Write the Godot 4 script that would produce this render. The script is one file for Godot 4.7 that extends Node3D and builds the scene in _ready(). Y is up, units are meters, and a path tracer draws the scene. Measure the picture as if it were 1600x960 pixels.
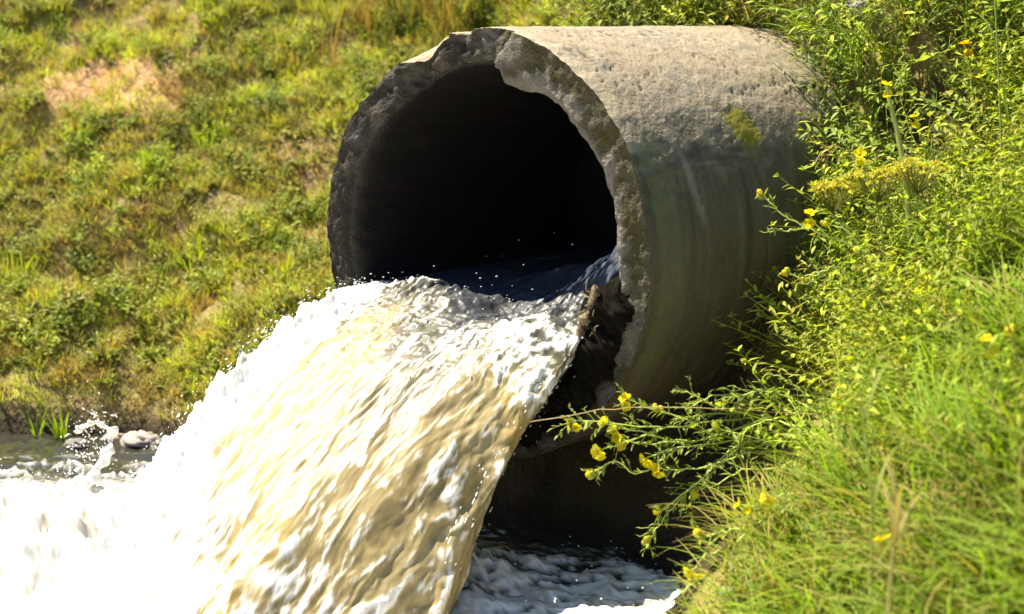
extends Node3D
# An old concrete outfall pipe in a grassy bank, gushing turbid water into a pool.

const PIPE_AT := Vector3(-0.102, 0.845, -4.48)      # centre of the mouth
const AX := Vector3(0.66058, 0.01204, -0.75066)     # along the pipe, into the bank
const SIDE := Vector3(0.75072, 0.0, 0.66063)        # across the mouth
const RISE := Vector3(-0.00795, 0.99993, 0.00904)   # up across the mouth
const R_OUT := 0.6
const R_IN := 0.492
const WATER_V := -0.15                              # water level in the pipe, from its axis

var shore := PackedVector2Array([Vector2(-60, -7.5), Vector2(-4, -5.95), Vector2(-2.4, -5.85), Vector2(-1.75, -5.75), Vector2(-1.35, -5.72), Vector2(-1.05, -5.5), Vector2(-0.65, -5.25),
	Vector2(-0.4, -5.0), Vector2(-0.1, -4.72), Vector2(0.16, -4.5), Vector2(0.36, -4.3), Vector2(0.42, -4.08), Vector2(0.36, -3.8), Vector2(0.34, -3.3), Vector2(0.5, -2.6), Vector2(1.0, -1.7), Vector2(2.2, -0.4), Vector2(7, 5), Vector2(30, 40), Vector2(-60, 40)])
var rng := RandomNumberGenerator.new()
var na := FastNoiseLite.new()
var nb := FastNoiseLite.new()
var taken := {}
var leaf_mat: StandardMaterial3D
var petal_mat: StandardMaterial3D
var stem_mat: StandardMaterial3D

# ------------------------------------------------------------------ mesh collecting
class Bag:
	var v := PackedVector3Array()
	var n := PackedVector3Array()
	var c := PackedColorArray()
	var i := PackedInt32Array()

	func add(p: Vector3, nn: Vector3, col: Color) -> int:
		v.append(p)
		n.append(nn)
		c.append(col)
		return v.size() - 1

	func tri(a: int, b: int, d: int) -> void:
		i.append(a)
		i.append(b)
		i.append(d)

	func quad(a: int, b: int, d: int, e: int) -> void:
		tri(a, b, d)
		tri(a, d, e)

	func grid(cols: int, rows: int, wrap: bool) -> void:       # faces and normals for points laid row by row
		for r in rows - 1:
			for k in (cols if wrap else cols - 1):
				var k2 := (k + 1) % cols
				quad(r * cols + k, r * cols + k2, (r + 1) * cols + k2, (r + 1) * cols + k)

	func smooth() -> void:
		n.resize(v.size())
		n.fill(Vector3.ZERO)
		for t in range(0, i.size(), 3):
			var a := i[t]
			var b := i[t + 1]
			var d := i[t + 2]
			var f := (v[d] - v[a]).cross(v[b] - v[a])
			n[a] += f
			n[b] += f
			n[d] += f
		for k in n.size():
			n[k] = n[k].normalized() if n[k].length_squared() > 1e-20 else Vector3.UP

	func mesh(mat: Material) -> ArrayMesh:
		var arr := []
		arr.resize(Mesh.ARRAY_MAX)
		arr[Mesh.ARRAY_VERTEX] = v
		arr[Mesh.ARRAY_NORMAL] = n
		arr[Mesh.ARRAY_COLOR] = c
		arr[Mesh.ARRAY_INDEX] = i
		var m := ArrayMesh.new()
		m.add_surface_from_arrays(Mesh.PRIMITIVE_TRIANGLES, arr)
		m.surface_set_material(0, mat)
		return m

	func tube(pts: PackedVector3Array, r0: float, r1: float, col0: Color, col1: Color, sides := 5) -> void:
		var first := v.size()
		var side := Vector3.ZERO
		for k in pts.size():
			var d := (pts[mini(k + 1, pts.size() - 1)] - pts[maxi(k - 1, 0)]).normalized()
			if side == Vector3.ZERO:
				side = d.cross(Vector3(0.31, 0.2, 0.93)).normalized()
			side = (side - d * side.dot(d)).normalized()
			var other := d.cross(side)
			var f := float(k) / (pts.size() - 1)
			for s in sides:
				var ang := TAU * s / sides
				var o := side * cos(ang) + other * sin(ang)
				add(pts[k] + o * lerpf(r0, r1, f), o, col0.lerp(col1, f))
		for k in pts.size() - 1:
			for s in sides:
				var s2 := (s + 1) % sides
				quad(first + k * sides + s2, first + k * sides + s, first + (k + 1) * sides + s, first + (k + 1) * sides + s2)

	func blade(at: Vector3, out: Vector3, length: float, width: float, bend: float, col0: Color, col1: Color, segs := 4) -> void:
		# a grass blade: rises along out, droops by bend
		var flat := Vector3(out.x, 0, out.z)
		flat = flat.normalized() if flat.length() > 0.01 else Vector3(1, 0, 0)
		var across := flat.cross(Vector3.UP).normalized()
		var p := at
		var d := out.normalized()
		var first := v.size()
		for k in segs + 1:
			var f := float(k) / segs
			var w := width * 0.5 * (1.0 - pow(f, 2.2)) + 0.0003
			var nn := d.cross(across).normalized()
			var col := col0.lerp(col1, f)
			add(p - across * w, (nn - across * 0.35).normalized(), col)
			add(p + across * w, (nn + across * 0.35).normalized(), col)
			p += d * (length / segs)
			d = (d + (flat * 0.7 + Vector3.DOWN) * (bend / segs) * (0.4 + f)).normalized()
		for k in segs:
			quad(first + k * 2, first + k * 2 + 1, first + k * 2 + 3, first + k * 2 + 2)

	func leaf(at: Vector3, dir: Vector3, up: Vector3, length: float, width: float, col: Color, cup := 0.2, prof := [0.12, 0.9, 0.75, 0.05]) -> void:
		# a small leaf of six faces with a fold along the middle
		var d := dir.normalized()
		var across := d.cross(up)
		across = across.normalized() if across.length() > 0.01 else Vector3(1, 0, 0)
		var nn := across.cross(d).normalized()
		var first := v.size()
		for k in 4:
			var f := k / 3.0
			var mid := at + d * (length * f) - nn * (length * cup * f * f)
			var w: float = width * 0.5 * prof[k]
			add(mid - across * w + nn * (w * 0.3), (nn + across * 0.3).normalized(), col)
			add(mid, nn, col * 0.93)
			add(mid + across * w + nn * (w * 0.3), (nn - across * 0.3).normalized(), col)
		for k in 3:
			quad(first + k * 3 + 1, first + k * 3, first + k * 3 + 3, first + k * 3 + 4)
			quad(first + k * 3 + 2, first + k * 3 + 1, first + k * 3 + 4, first + k * 3 + 5)


# ------------------------------------------------------------------ naming
func numbered(called: String) -> String:
	var k: int = taken.get(called, 0)
	taken[called] = k + 1
	return called if k == 0 else "%s_%03d" % [called, k]

func tag(o: Node, label: String, category := "", group := "", kind := "") -> Node:
	if label:
		o.set_meta("label", label)
	if category:
		o.set_meta("category", category)
	if group:
		o.set_meta("group", group)
	if kind:
		o.set_meta("kind", kind)
	return o

func thing(called: String, at: Vector3, label: String, category: String, group := "") -> Node3D:
	var o := Node3D.new()
	o.name = numbered(called)
	add_child(o)
	o.position = at
	tag(o, label, category, group)
	return o

func obj(called: String, m: Mesh, parent: Node = null) -> MeshInstance3D:
	var o := MeshInstance3D.new()
	o.mesh = m
	if parent == null:
		o.name = numbered(called)
		add_child(o)
	else:
		o.name = called if not parent.has_node(called) else "%s_%03d" % [called, count_of(parent, called)]
		parent.add_child(o, true)
	return o

func count_of(parent: Node, called: String) -> int:
	var k := 1
	while parent.has_node("%s_%03d" % [called, k]):
		k += 1
	return k

# ------------------------------------------------------------------ land form
func inside_pool(p: Vector2) -> bool:
	return Geometry2D.is_point_in_polygon(p, shore)

func shore_distance(x: float, z: float) -> float:
	var p := Vector2(x, z)
	var best := 1e9
	for k in shore.size() - 2:
		var q := Geometry2D.get_closest_point_to_segment(p, shore[k], shore[k + 1])
		best = minf(best, q.distance_squared_to(p))
	best = sqrt(best)
	return -best if inside_pool(p) else best

func pipe_coords(x: float, z: float) -> Vector2:               # (along, across)
	var dx := x - PIPE_AT.x
	var dz := z - PIPE_AT.z
	return Vector2(dx * AX.x + dz * AX.z, dx * SIDE.x + dz * SIDE.z)

func raw_height(x: float, z: float) -> float:
	var d := shore_distance(x, z)
	d += 0.07 * nb.get_noise_2d(x * 2.2, z * 2.2) * smoothstep(0.0, 0.3, absf(d) + 0.1)
	if d < 0.0:
		return -0.02 - 0.35 * smoothstep(0.0, 0.5, -d)
	var right := smoothstep(-0.1, 0.75, x)
	var k := lerpf(0.68, 1.02, right)
	var h := 0.07 * smoothstep(0.0, 0.07, d) + k * maxf(d - 0.03, 0.0)
	var top := 2.5 + 0.5 * nb.get_noise_2d(x * 0.1, z * 0.1)
	h = h if h < top * 0.6 else top - (top * 0.4) * exp(-(h - top * 0.6) / (top * 0.4))
	h += (0.11 * nb.get_noise_2d(x * 0.9, z * 0.9) + 0.05 * na.get_noise_2d(x * 3.0, z * 3.0)) * smoothstep(0.0, 0.6, d)
	var pc := pipe_coords(x, z)
	var heap := minf(0.35 + (pc.x - 0.72 + 0.12 * na.get_noise_2d(x * 4.0, z * 4.0)) * 2.0, 1.62) * smoothstep(-1.3, -0.5, pc.y) * smoothstep(2.1, 1.1, pc.y)
	if pc.x > 0.6:
		h = maxf(h, heap)
	h += 0.26 * exp(-(pow((x - 1.2) / 0.34, 2.0) + pow((z + 4.95) / 0.5, 2.0)))
	h += 0.012 * na.get_noise_2d(x * 14.0, z * 14.0)
	var dist := Vector2(x, z + 4.0).length()
	h += smoothstep(14.0, 90.0, dist) * (4.0 + 5.0 * nb.get_noise_2d(x * 0.02, z * 0.02))
	return h

func height(x: float, z: float) -> float:
	var h := raw_height(x, z)
	var pc := pipe_coords(x, z)
	if pc.x > 0.0 and pc.x < 2.6 and absf(pc.y) < 0.56 and h < 1.4:   # the soil follows the pipe that lies in it
		h = minf(h, PIPE_AT.y + pc.x * 0.016 - sqrt(0.56 * 0.56 - pc.y * pc.y))
	return h

func grade(x: float, z: float) -> Vector3:
	var e := 0.06
	return Vector3(raw_height(x - e, z) - raw_height(x + e, z), 2.0 * e, raw_height(x, z - e) - raw_height(x, z + e)).normalized()

func spaced(lo: float, hi: float, step: float, reach: float) -> PackedFloat32Array:
	var a := PackedFloat32Array()
	var s := step
	var x := lo
	while x > -reach:
		s *= 1.22
		x -= s
		a.append(x)
	a.reverse()
	x = lo
	while x < hi:
		a.append(x)
		x += step
	s = step
	while x < reach:
		a.append(x)
		s *= 1.22
		x += s
	a.append(x)
	return a

func noise_tex(freq: float, octaves: int, size := 512, ramp: Gradient = null, seed_ := 3) -> NoiseTexture2D:
	var f := FastNoiseLite.new()
	f.seed = seed_
	f.frequency = freq
	f.fractal_octaves = octaves
	var t := NoiseTexture2D.new()
	t.width = size
	t.height = size
	t.seamless = true
	t.noise = f
	if ramp:
		t.color_ramp = ramp
	return t

func surface_mat(rough: float, bump_freq := 0.0, bump_cm := 0.0, tile := 1.0, spec := 0.5) -> StandardMaterial3D:
	var m := StandardMaterial3D.new()
	m.vertex_color_use_as_albedo = true
	m.roughness = rough
	m.metallic_specular = spec
	m.cull_mode = BaseMaterial3D.CULL_DISABLED
	if bump_cm > 0.0:
		m.uv1_triplanar = true
		m.uv1_world_triplanar = true
		m.uv1_scale = Vector3.ONE * tile
		m.heightmap_enabled = true
		m.heightmap_texture = noise_tex(bump_freq, 5)
		m.heightmap_scale = bump_cm
	return m

func mixc(a: Color, b: Color, f: float) -> Color:
	return a.lerp(b, clampf(f, 0.0, 1.0))

# ------------------------------------------------------------------ scene
func _ready() -> void:
	rng.seed = 11
	na.seed = 5
	na.frequency = 1.0
	na.fractal_octaves = 3
	nb.seed = 21
	nb.frequency = 1.0
	nb.fractal_octaves = 2

	var cam := Camera3D.new()
	cam.name = "camera"
	cam.position = Vector3(0, 1.39, 0)
	cam.rotation_degrees = Vector3(-9.07, 0, 0)
	cam.fov = 21.4
	cam.near = 0.05
	cam.far = 600.0
	var optics := CameraAttributesPhysical.new()
	optics.frustum_focal_length = 12.0 / tan(deg_to_rad(10.7))
	optics.frustum_focus_distance = 4.45
	optics.frustum_near = 0.05
	optics.frustum_far = 600.0
	optics.exposure_aperture = 2.9
	cam.attributes = optics
	add_child(cam)
	cam.current = true

	var env := Environment.new()
	env.background_mode = Environment.BG_SKY
	var sm := ProceduralSkyMaterial.new()
	sm.sky_top_color = Color(0.36, 0.47, 0.64)
	sm.sky_horizon_color = Color(0.70, 0.73, 0.74)
	sm.ground_bottom_color = Color(0.16, 0.17, 0.10)
	sm.ground_horizon_color = Color(0.45, 0.48, 0.42)
	sm.sky_curve = 0.12
	var sky := Sky.new()
	sky.sky_material = sm
	env.sky = sky
	env.background_energy_multiplier = 0.7
	env.tonemap_mode = Environment.TONE_MAPPER_LINEAR
	env.tonemap_exposure = 3.1
	env.sdfgi_enabled = true
	env.ssao_enabled = true
	env.ssil_enabled = true
	var we := WorldEnvironment.new()
	we.name = "daylight"
	we.environment = env
	add_child(we)

	var sun := DirectionalLight3D.new()
	sun.name = "sun"
	sun.light_energy = 1.6
	sun.light_color = Color(1.0, 0.955, 0.86)
	sun.light_angular_distance = 0.5
	sun.shadow_enabled = true
	add_child(sun)
	var to_sun := (Vector3.UP * 0.88 - SIDE * 0.47 - AX * 0.11).normalized()
	sun.look_at_from_position(Vector3.ZERO, -to_sun, Vector3(0.3, 0, 1))

	leaf_mat = surface_mat(0.55, 0, 0, 1, 0.35)
	leaf_mat.backlight_enabled = true
	leaf_mat.backlight = Color(0.98, 1.0, 0.62)
	stem_mat = surface_mat(0.6, 0, 0, 1, 0.35)
	petal_mat = surface_mat(0.6, 0, 0, 1, 0.2)
	petal_mat.backlight_enabled = true
	petal_mat.backlight = Color(1, 0.97, 0.6)

	build_ground()
	build_pool()
	build_pipe()
	build_stream()
	build_debris()
	build_grass()
	build_plants()


func build_ground() -> void:
	var xs := spaced(-2.9, 3.2, 0.03, 160.0)
	var zs := spaced(-8.6, -2.6, 0.03, 160.0)
	var b := Bag.new()
	for z in zs:
		for x in xs:
			var h := height(x, z)
			var f1 := na.get_noise_2d(x * 1.7, z * 1.7)
			var f2 := na.get_noise_2d(x * 9.0 + 30.0, z * 9.0)
			var col := mixc(Color(0.20, 0.15, 0.065), Color(0.26, 0.24, 0.06), 0.5 + f1)
			col = mixc(col, Color(0.20, 0.13, 0.075), 0.3 + f2 * 0.9)
			var bare := Vector2((x + 1.85) / 0.44, (z + 7.5) / 0.24).length() + f2 * 0.3
			col = mixc(Color(0.40, 0.24, 0.115), col, smoothstep(0.6, 1.2, bare))
			col = mixc(Color(0.035, 0.028, 0.018), col, smoothstep(0.02, 0.14, h + f2 * 0.04))
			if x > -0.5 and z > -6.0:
				col = mixc(col, Color(0.022, 0.018, 0.011), 0.85 * maxf(smoothstep(0.9, 0.6, x) * smoothstep(-3.6, -3.9, z), 1.0 - hollow(x, z)))  # dark mud, with shade under the pipe and in the hollow painted in
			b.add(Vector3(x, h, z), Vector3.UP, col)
	b.grid(xs.size(), zs.size(), false)
	b.smooth()
	var o := obj("ground", b.mesh(surface_mat(0.95, 0.02, 1.6, 3.0, 0.25)))
	tag(o, "soil bank rising from the pool round the pipe", "ground", "", "structure")


func foam_at(x: float, z: float) -> float:
	var left := lerpf(-5.02, -4.30, smoothstep(-1.3, 0.1, x))
	var f := smoothstep(-0.22, 0.2, z - left)
	var n1 := na.get_noise_2d(x * 5.0 + z * 2.0, z * 13.0)
	var n2 := na.get_noise_2d(x * 16.0, z * 30.0 + 7.0)
	var streak := smoothstep(0.1, 0.4, n1 * 0.7 + n2 * 0.6) * smoothstep(-5.55, -5.1, z) * 0.8
	if x > -0.35:
		var foot := 0.75 * exp(-(pow((x + 0.12) / 0.3, 2.0) + pow((z + 4.2) / 0.16, 2.0)))
		return clampf(foot * smoothstep(-0.4, 0.2, n1 + n2) + f * smoothstep(-0.25, 0.3, n1 + n2 * 0.7 + (z + 4.14) * 2.0) * (0.8 + 0.2 * smoothstep(-4.3, -4.1, z + n1 * 0.1)) * 1.15, 0.0, 1.0)
	return clampf(maxf(f + n1 * 0.4 * f * (1.0 - f) * 4.0, streak * (1.0 - f)), 0.0, 1.0)


func build_pool() -> void:
	var xs := spaced(-2.3, 0.75, 0.0125, 60.0)
	var zs := spaced(-6.0, -3.3, 0.0125, 60.0)
	var b := Bag.new()
	for z in zs:
		for x in xs:
			var near := x > -2.6 and x < 1.2 and z > -6.2 and z < -2.8
			var f := foam_at(x, z)
			var y := 0.012 * na.get_noise_2d(x * 4.0, z * 7.0)
			if near:
				var wild := smoothstep(-0.3, -0.8, x)
				y += f * (0.012 + 0.02 * wild + lerpf(0.018, 0.04, wild) * na.get_noise_2d(x * 7.0, z * 8.0) + 0.007 * na.get_noise_2d(x * 34.0, z * 40.0) + 0.004 * nb.get_noise_2d(x * 95.0, z * 95.0))
				y += 0.16 * exp(-(pow((x + 1.25) / 0.42, 2.0) + pow((z + 4.15) / 0.42, 2.0))) * (1.0 + 0.5 * na.get_noise_2d(x * 7.0, z * 7.0 + 4.0))
				y += 0.07 * exp(-(pow((x + 0.20) / 0.24, 2.0) + pow((z + 4.14) / 0.18, 2.0))) * (1.0 + 0.7 * na.get_noise_2d(x * 11.0, z * 11.0))
				y += 0.004 * na.get_noise_2d(x * 22.0, z * 30.0)
			var lace := na.get_noise_2d(x * 40.0 + 9.0, z * 55.0)
			f = clampf(f + lace * 1.4 * f * (1.0 - f) * 2.0, 0.0, 1.0)
			var thick := mixc(Color(0.36, 0.31, 0.21), Color(0.76, 0.75, 0.71), 0.7 + lace * 0.8 + na.get_noise_2d(x * 6.0, z * 9.0) * 0.8)
			var col := mixc(Color(0.030, 0.031, 0.022), thick, f)
			b.add(Vector3(x, y, z), Vector3.UP, col)
	b.grid(xs.size(), zs.size(), false)
	b.smooth()
	var m := surface_mat(0.16, 0, 0, 1, 0.5)
	tag(obj("pool_water", b.mesh(m)), "dark pool churned to white foam below the pipe", "water", "", "structure")


# ------------------------------------------------------------------ pipe
func rim_out(th: float) -> float:                              # outer radius at the broken edge
	var deg := rad_to_deg(th)
	var r := R_OUT + 0.006 * na.get_noise_2d(cos(th) * 2.0, sin(th) * 2.0) + 0.0035 * na.get_noise_2d(cos(th) * 13.0, sin(th) * 13.0)
	r -= 0.045 * smoothstep(13.0, 0.0, absf(deg - 113.0)) + 0.016 * smoothstep(6.0, 0.0, absf(deg - 97.0)) + 0.010 * smoothstep(5.0, 0.0, absf(deg - 136.0))
	return r

func rim_in(th: float) -> float:
	var deg := rad_to_deg(th)
	var r := R_IN + 0.007 * na.get_noise_2d(cos(th) * 2.6 + 9.0, sin(th) * 2.6) + 0.003 * na.get_noise_2d(cos(th) * 9.0 + 9.0, sin(th) * 9.0)
	r += 0.030 * smoothstep(125.0, 160.0, absf(deg))
	r -= 0.030 * smoothstep(80.0, 77.0, deg) * smoothstep(58.0, 70.0, deg)       # the tongue left standing beside the break
	r += 0.016 * smoothstep(80.0, 86.0, deg) * smoothstep(130.0, 100.0, deg)
	return r

func rim_t(th: float, k: float) -> float:                      # how far the broken face stands in from the mouth plane
	var r := 0.5 + 0.1 * k
	var deg := rad_to_deg(th)
	var f := 0.010 * na.get_noise_2d(cos(th) * r * 6.0, sin(th) * r * 6.0) + 0.006 * na.get_noise_2d(cos(th) * r * 26.0, sin(th) * r * 26.0 + 5.0)
	var torn := smoothstep(79.0, 82.0, deg + 6.0 * (k - 0.5)) * smoothstep(152.0, 118.0, deg)
	return f + torn * (0.050 + 0.03 * na.get_noise_2d(cos(th) * r * 9.0 + 4.0, sin(th) * r * 9.0))

func pipe_point(th: float, r: float, t: float) -> Vector3:
	return AX * t + SIDE * (cos(th) * r) + RISE * (sin(th) * r)

func concrete(th: float, t: float) -> Color:
	var deg := fposmod(rad_to_deg(th) + 180.0, 360.0) - 180.0
	var f1 := na.get_noise_2d(th * 2.2, t * 2.6)
	var f2 := na.get_noise_2d(th * 9.0, t * 9.0)
	var f3 := na.get_noise_2d(th * 26.0 + 3.0, t * 26.0)
	var col := mixc(Color(0.194, 0.162, 0.119), Color(0.151, 0.137, 0.112), 0.5 + f1)
	col = mixc(col, Color(0.245, 0.205, 0.151), smoothstep(0.1, 0.5, f2 + f1 * 0.5) * 0.7)
	col = mixc(col, Color(0.086, 0.076, 0.058), smoothstep(0.24, 0.5, f3 + f2 * 0.3) * 0.75)
	# pits and dark lichen on the weathered crown
	var pit := nb.get_noise_2d(th * 30.0 + f2 * 2.0, t * 17.0 + f1 * 2.0) - 0.28 + 0.42 * smoothstep(-0.1, 0.35, na.get_noise_2d(th * 3.4 + 60.0, t * 2.4))
	col = mixc(col, Color(0.050, 0.043, 0.032), smoothstep(0.46, 0.58, pit + f1 * 0.25) * smoothstep(20.0, 45.0, deg) * 0.8)
	# the flank: darker, green and brown
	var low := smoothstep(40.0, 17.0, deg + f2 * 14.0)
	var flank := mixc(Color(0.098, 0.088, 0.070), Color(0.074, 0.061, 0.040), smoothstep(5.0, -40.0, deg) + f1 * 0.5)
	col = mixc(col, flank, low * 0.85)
	var scratch := na.get_noise_2d(th * 60.0, t * 5.0 + 70.0)
	col = mixc(col, Color(0.24, 0.21, 0.165), smoothstep(0.15, 0.4, scratch) * smoothstep(12.0, 5.0, absf(deg - 30.0)) * smoothstep(0.75, 0.5, t) * 0.6)
	col = mixc(col, Color(0.07, 0.06, 0.05), smoothstep(0.15, 0.4, -scratch) * smoothstep(12.0, 5.0, absf(deg - 30.0)) * smoothstep(0.75, 0.5, t) * 0.5)
	# runs down the flank
	var run := na.get_noise_2d(t * 17.0, th * 0.7 + 40.0)
	col = mixc(col, Color(0.187, 0.187, 0.151), smoothstep(0.22, 0.5, run) * low * 0.3)
	col = mixc(col, Color(0.043, 0.040, 0.025), smoothstep(0.2, 0.5, -run) * low * 0.5)
	# pale green band of algae just behind the mouth
	var band := smoothstep(0.02, 0.06, t + f2 * 0.02) * smoothstep(0.17, 0.11, t + f2 * 0.03)
	col = mixc(col, Color(0.166, 0.187, 0.094), band * smoothstep(38.0, 26.0, deg) * smoothstep(-62.0, -20.0, deg) * (0.38 + f1 * 0.4))
	# white lime run
	var lime := smoothstep(0.02, 0.006, absf(t - 0.235 - 0.012 * sin(deg * 0.2) + f3 * 0.008)) * smoothstep(28.0, 22.0, deg) * smoothstep(4.0, 14.0, deg)
	col = mixc(col, Color(0.259, 0.252, 0.223), lime * 0.7)
	# yellow moss
	var moss := Vector2((deg - 32.0 + f2 * 6.0) / 7.5, (t - 0.56 + f1 * 0.04) / 0.075).length() + f3 * 0.5
	col = mixc(Color(0.166, 0.151, 0.022), col, smoothstep(0.65, 1.15, moss))
	var sun_gain := lerpf(0.85, 1.32, smoothstep(20.0, 40.0, deg + f2 * 8.0))  # sunlight painted into the concrete: crown lightened, flank darkened
	col = Color(col.r * 1.1 * sun_gain, col.g * 1.06 * sun_gain, col.b * 0.98 * sun_gain)
	# bright lip, above the flank only
	col = mixc(Color(0.331, 0.281, 0.194), col, smoothstep(0.0, 0.09, t + f2 * 0.04) if deg > 28.0 else 1.0)
	return col

func build_pipe() -> void:
	var o := thing("concrete_pipe", PIPE_AT, "large weathered concrete pipe with a broken rim, sticking out of the bank over the pool", "pipe")
	# barrel
	var cols := 420
	var ts := PackedFloat32Array()
	var t := 0.0
	while t < 2.3:
		ts.append(t)
		t += 0.011
	ts.append_array([2.5, 2.8, 3.1])
	var b := Bag.new()
	for tt in ts:
		for k in cols:
			var th := TAU * k / cols - PI
			var edge := exp(-tt / 0.05)
			var r := lerpf(R_OUT, rim_out(th), edge)
			var f := 0.0035 * na.get_noise_2d(th * 7.0, tt * 9.0) + 0.002 * na.get_noise_2d(th * 30.0, tt * 30.0)
			var f1 := na.get_noise_2d(th * 2.2, tt * 2.6)
			f -= 0.005 * smoothstep(0.46, 0.58, nb.get_noise_2d(th * 30.0 + na.get_noise_2d(th * 9.0, tt * 9.0) * 2.0, tt * 17.0 + f1 * 2.0) - 0.28 + 0.42 * smoothstep(-0.1, 0.35, na.get_noise_2d(th * 3.4 + 60.0, tt * 2.4)) + 0.25 * f1)
			var tp := tt + rim_t(th, 1.0) * edge
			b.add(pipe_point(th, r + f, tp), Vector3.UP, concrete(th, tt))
	b.grid(cols, ts.size(), true)
	b.smooth()
	var cm := surface_mat(0.9, 0.03, 0.3, 5.0, 0.3)
	obj("barrel", b.mesh(cm), o)
	# broken end face
	b = Bag.new()
	var rows := 22
	for r in rows:
		var k := float(r) / (rows - 1)
		for c in cols:
			var th := TAU * c / cols - PI
			var ro := rim_out(th)
			var ri := rim_in(th)
			var deg := rad_to_deg(th)
			var inset := rim_t(th, k) * (1.0 if r < rows - 1 else 1.0)
			inset += 0.014 * smoothstep(0.2, 0.0, k) - 0.010 * smoothstep(0.75, 1.0, k) * 0.0
			var rr := lerpf(ri, ro, k)
			var f2 := na.get_noise_2d(cos(th) * rr * 11.0, sin(th) * rr * 11.0)
			var f3 := na.get_noise_2d(cos(th) * rr * 40.0, sin(th) * rr * 40.0)
			inset += 0.007 * f2 * sin(PI * k) + 0.004 * f3
			var col := mixc(Color(0.144, 0.133, 0.112), Color(0.079, 0.072, 0.054), 0.45 + f2 * 1.3)
			col = mixc(col, Color(0.202, 0.187, 0.166), smoothstep(0.1, 0.45, f3) * 0.6)
			col = mixc(col, Color(0.072, 0.068, 0.022), smoothstep(0.05, 0.4, f2 + f3 * 0.4 + k * 0.2 - 0.1) * 0.7)
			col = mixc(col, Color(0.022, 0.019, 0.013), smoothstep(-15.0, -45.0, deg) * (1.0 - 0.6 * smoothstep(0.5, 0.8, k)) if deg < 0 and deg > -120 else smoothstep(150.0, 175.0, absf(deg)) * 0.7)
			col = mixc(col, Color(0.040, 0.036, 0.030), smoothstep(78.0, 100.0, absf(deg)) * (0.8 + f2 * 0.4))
			var flank := smoothstep(80.0, 60.0, deg) * smoothstep(-30.0, 0.0, deg)
			col = mixc(col, Color(0.062, 0.056, 0.026), flank * smoothstep(0.38, 0.55, k + f2 * 0.25) * 0.75)
			col = mixc(col, Color(0.21, 0.20, 0.175), flank * smoothstep(0.34, 0.16, k + f2 * 0.2) * 0.6)
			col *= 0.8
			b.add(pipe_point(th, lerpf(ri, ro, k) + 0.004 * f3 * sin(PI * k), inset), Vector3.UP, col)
	b.grid(cols, rows, true)
	b.smooth()
	obj("broken_rim", b.mesh(surface_mat(0.92, 0.03, 0.8, 6.0, 0.25)), o)
	# bore
	b = Bag.new()
	var bt := PackedFloat32Array([0.0, 0.01, 0.02, 0.035, 0.05, 0.07, 0.1, 0.14, 0.2, 0.3, 0.45, 0.6, 0.8, 1.0, 1.12])
	for tt in bt:
		for c in cols:
			var th := TAU * c / cols - PI
			var edge := exp(-tt / 0.05)
			var r := lerpf(R_IN, rim_in(th), edge) + 0.003 * na.get_noise_2d(th * 9.0, tt * 20.0)
			var f2 := na.get_noise_2d(th * 6.0, tt * 6.0)
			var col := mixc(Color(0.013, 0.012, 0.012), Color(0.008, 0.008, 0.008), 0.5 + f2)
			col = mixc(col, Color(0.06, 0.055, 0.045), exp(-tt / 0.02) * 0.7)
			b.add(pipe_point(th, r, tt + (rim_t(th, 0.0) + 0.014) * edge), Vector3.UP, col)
	var last := b.v.size() - cols
	b.grid(cols, bt.size(), true)
	var mid := b.add(pipe_point(0, 0, 1.12), Vector3.UP, Color(0.012, 0.012, 0.012))
	for c in cols:
		b.tri(last + c, last + (c + 1) % cols, mid)
	b.smooth()
	obj("bore", b.mesh(surface_mat(0.7, 0.03, 0.4, 6.0, 0.3)), o)
	# dark mud and moss that has grown over the lower right of the lip
	b = Bag.new()
	var ring := 26
	var span := 130
	for s in span:
		var f := float(s) / (span - 1)
		var th := deg_to_rad(lerpf(-2.0, -100.0, f))
		var fat := smoothstep(0.0, 0.12, f) * smoothstep(1.0, 0.8, f)
		for k in ring:
			var a := TAU * k / ring
			var n := na.get_noise_3d(th * 5.0, cos(a) * 1.1, sin(a) * 1.1)
			var n2 := na.get_noise_3d(th * 18.0, cos(a) * 3.0, sin(a) * 3.0)
			var size := fat * (1.0 + 0.45 * n + 0.3 * n2)
			var r := 0.492 + cos(a) * 0.078 * size
			var tt := 0.03 + sin(a) * 0.062 * size
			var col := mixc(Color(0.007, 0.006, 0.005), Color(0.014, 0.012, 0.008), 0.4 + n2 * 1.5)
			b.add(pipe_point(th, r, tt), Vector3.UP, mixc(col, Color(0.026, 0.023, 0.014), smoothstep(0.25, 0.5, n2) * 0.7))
	b.grid(ring, span, true)
	b.smooth()
	obj("mud_crust", b.mesh(surface_mat(0.95, 0.05, 0.9, 10.0, 0.2)), o)


# ------------------------------------------------------------------ gushing water
func jet(w: float, v: float, tau: float) -> Vector3:
	var q := PIPE_AT + SIDE * w + RISE * v
	if tau < 0.0:
		return q - AX * (3.4 * tau)
	var f := clampf((v + 0.485) / 0.335, 0.0, 1.0)
	var speed := lerpf(0.9, 3.6, pow(f, 0.8)) * (1.0 - 0.25 * smoothstep(0.0, 0.42, w))
	var spread := 0.15 * minf(w, 0.0) + 0.15 * maxf(w, 0.0)
	var drop := 4.9 * tau * tau + lerpf(0.2, 0.95, f) * (tau - 0.035 * (1.0 - exp(-tau / 0.035)))
	return q - AX * (speed * tau) + SIDE * (spread * tau * 1.6) - Vector3.UP * drop

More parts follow.
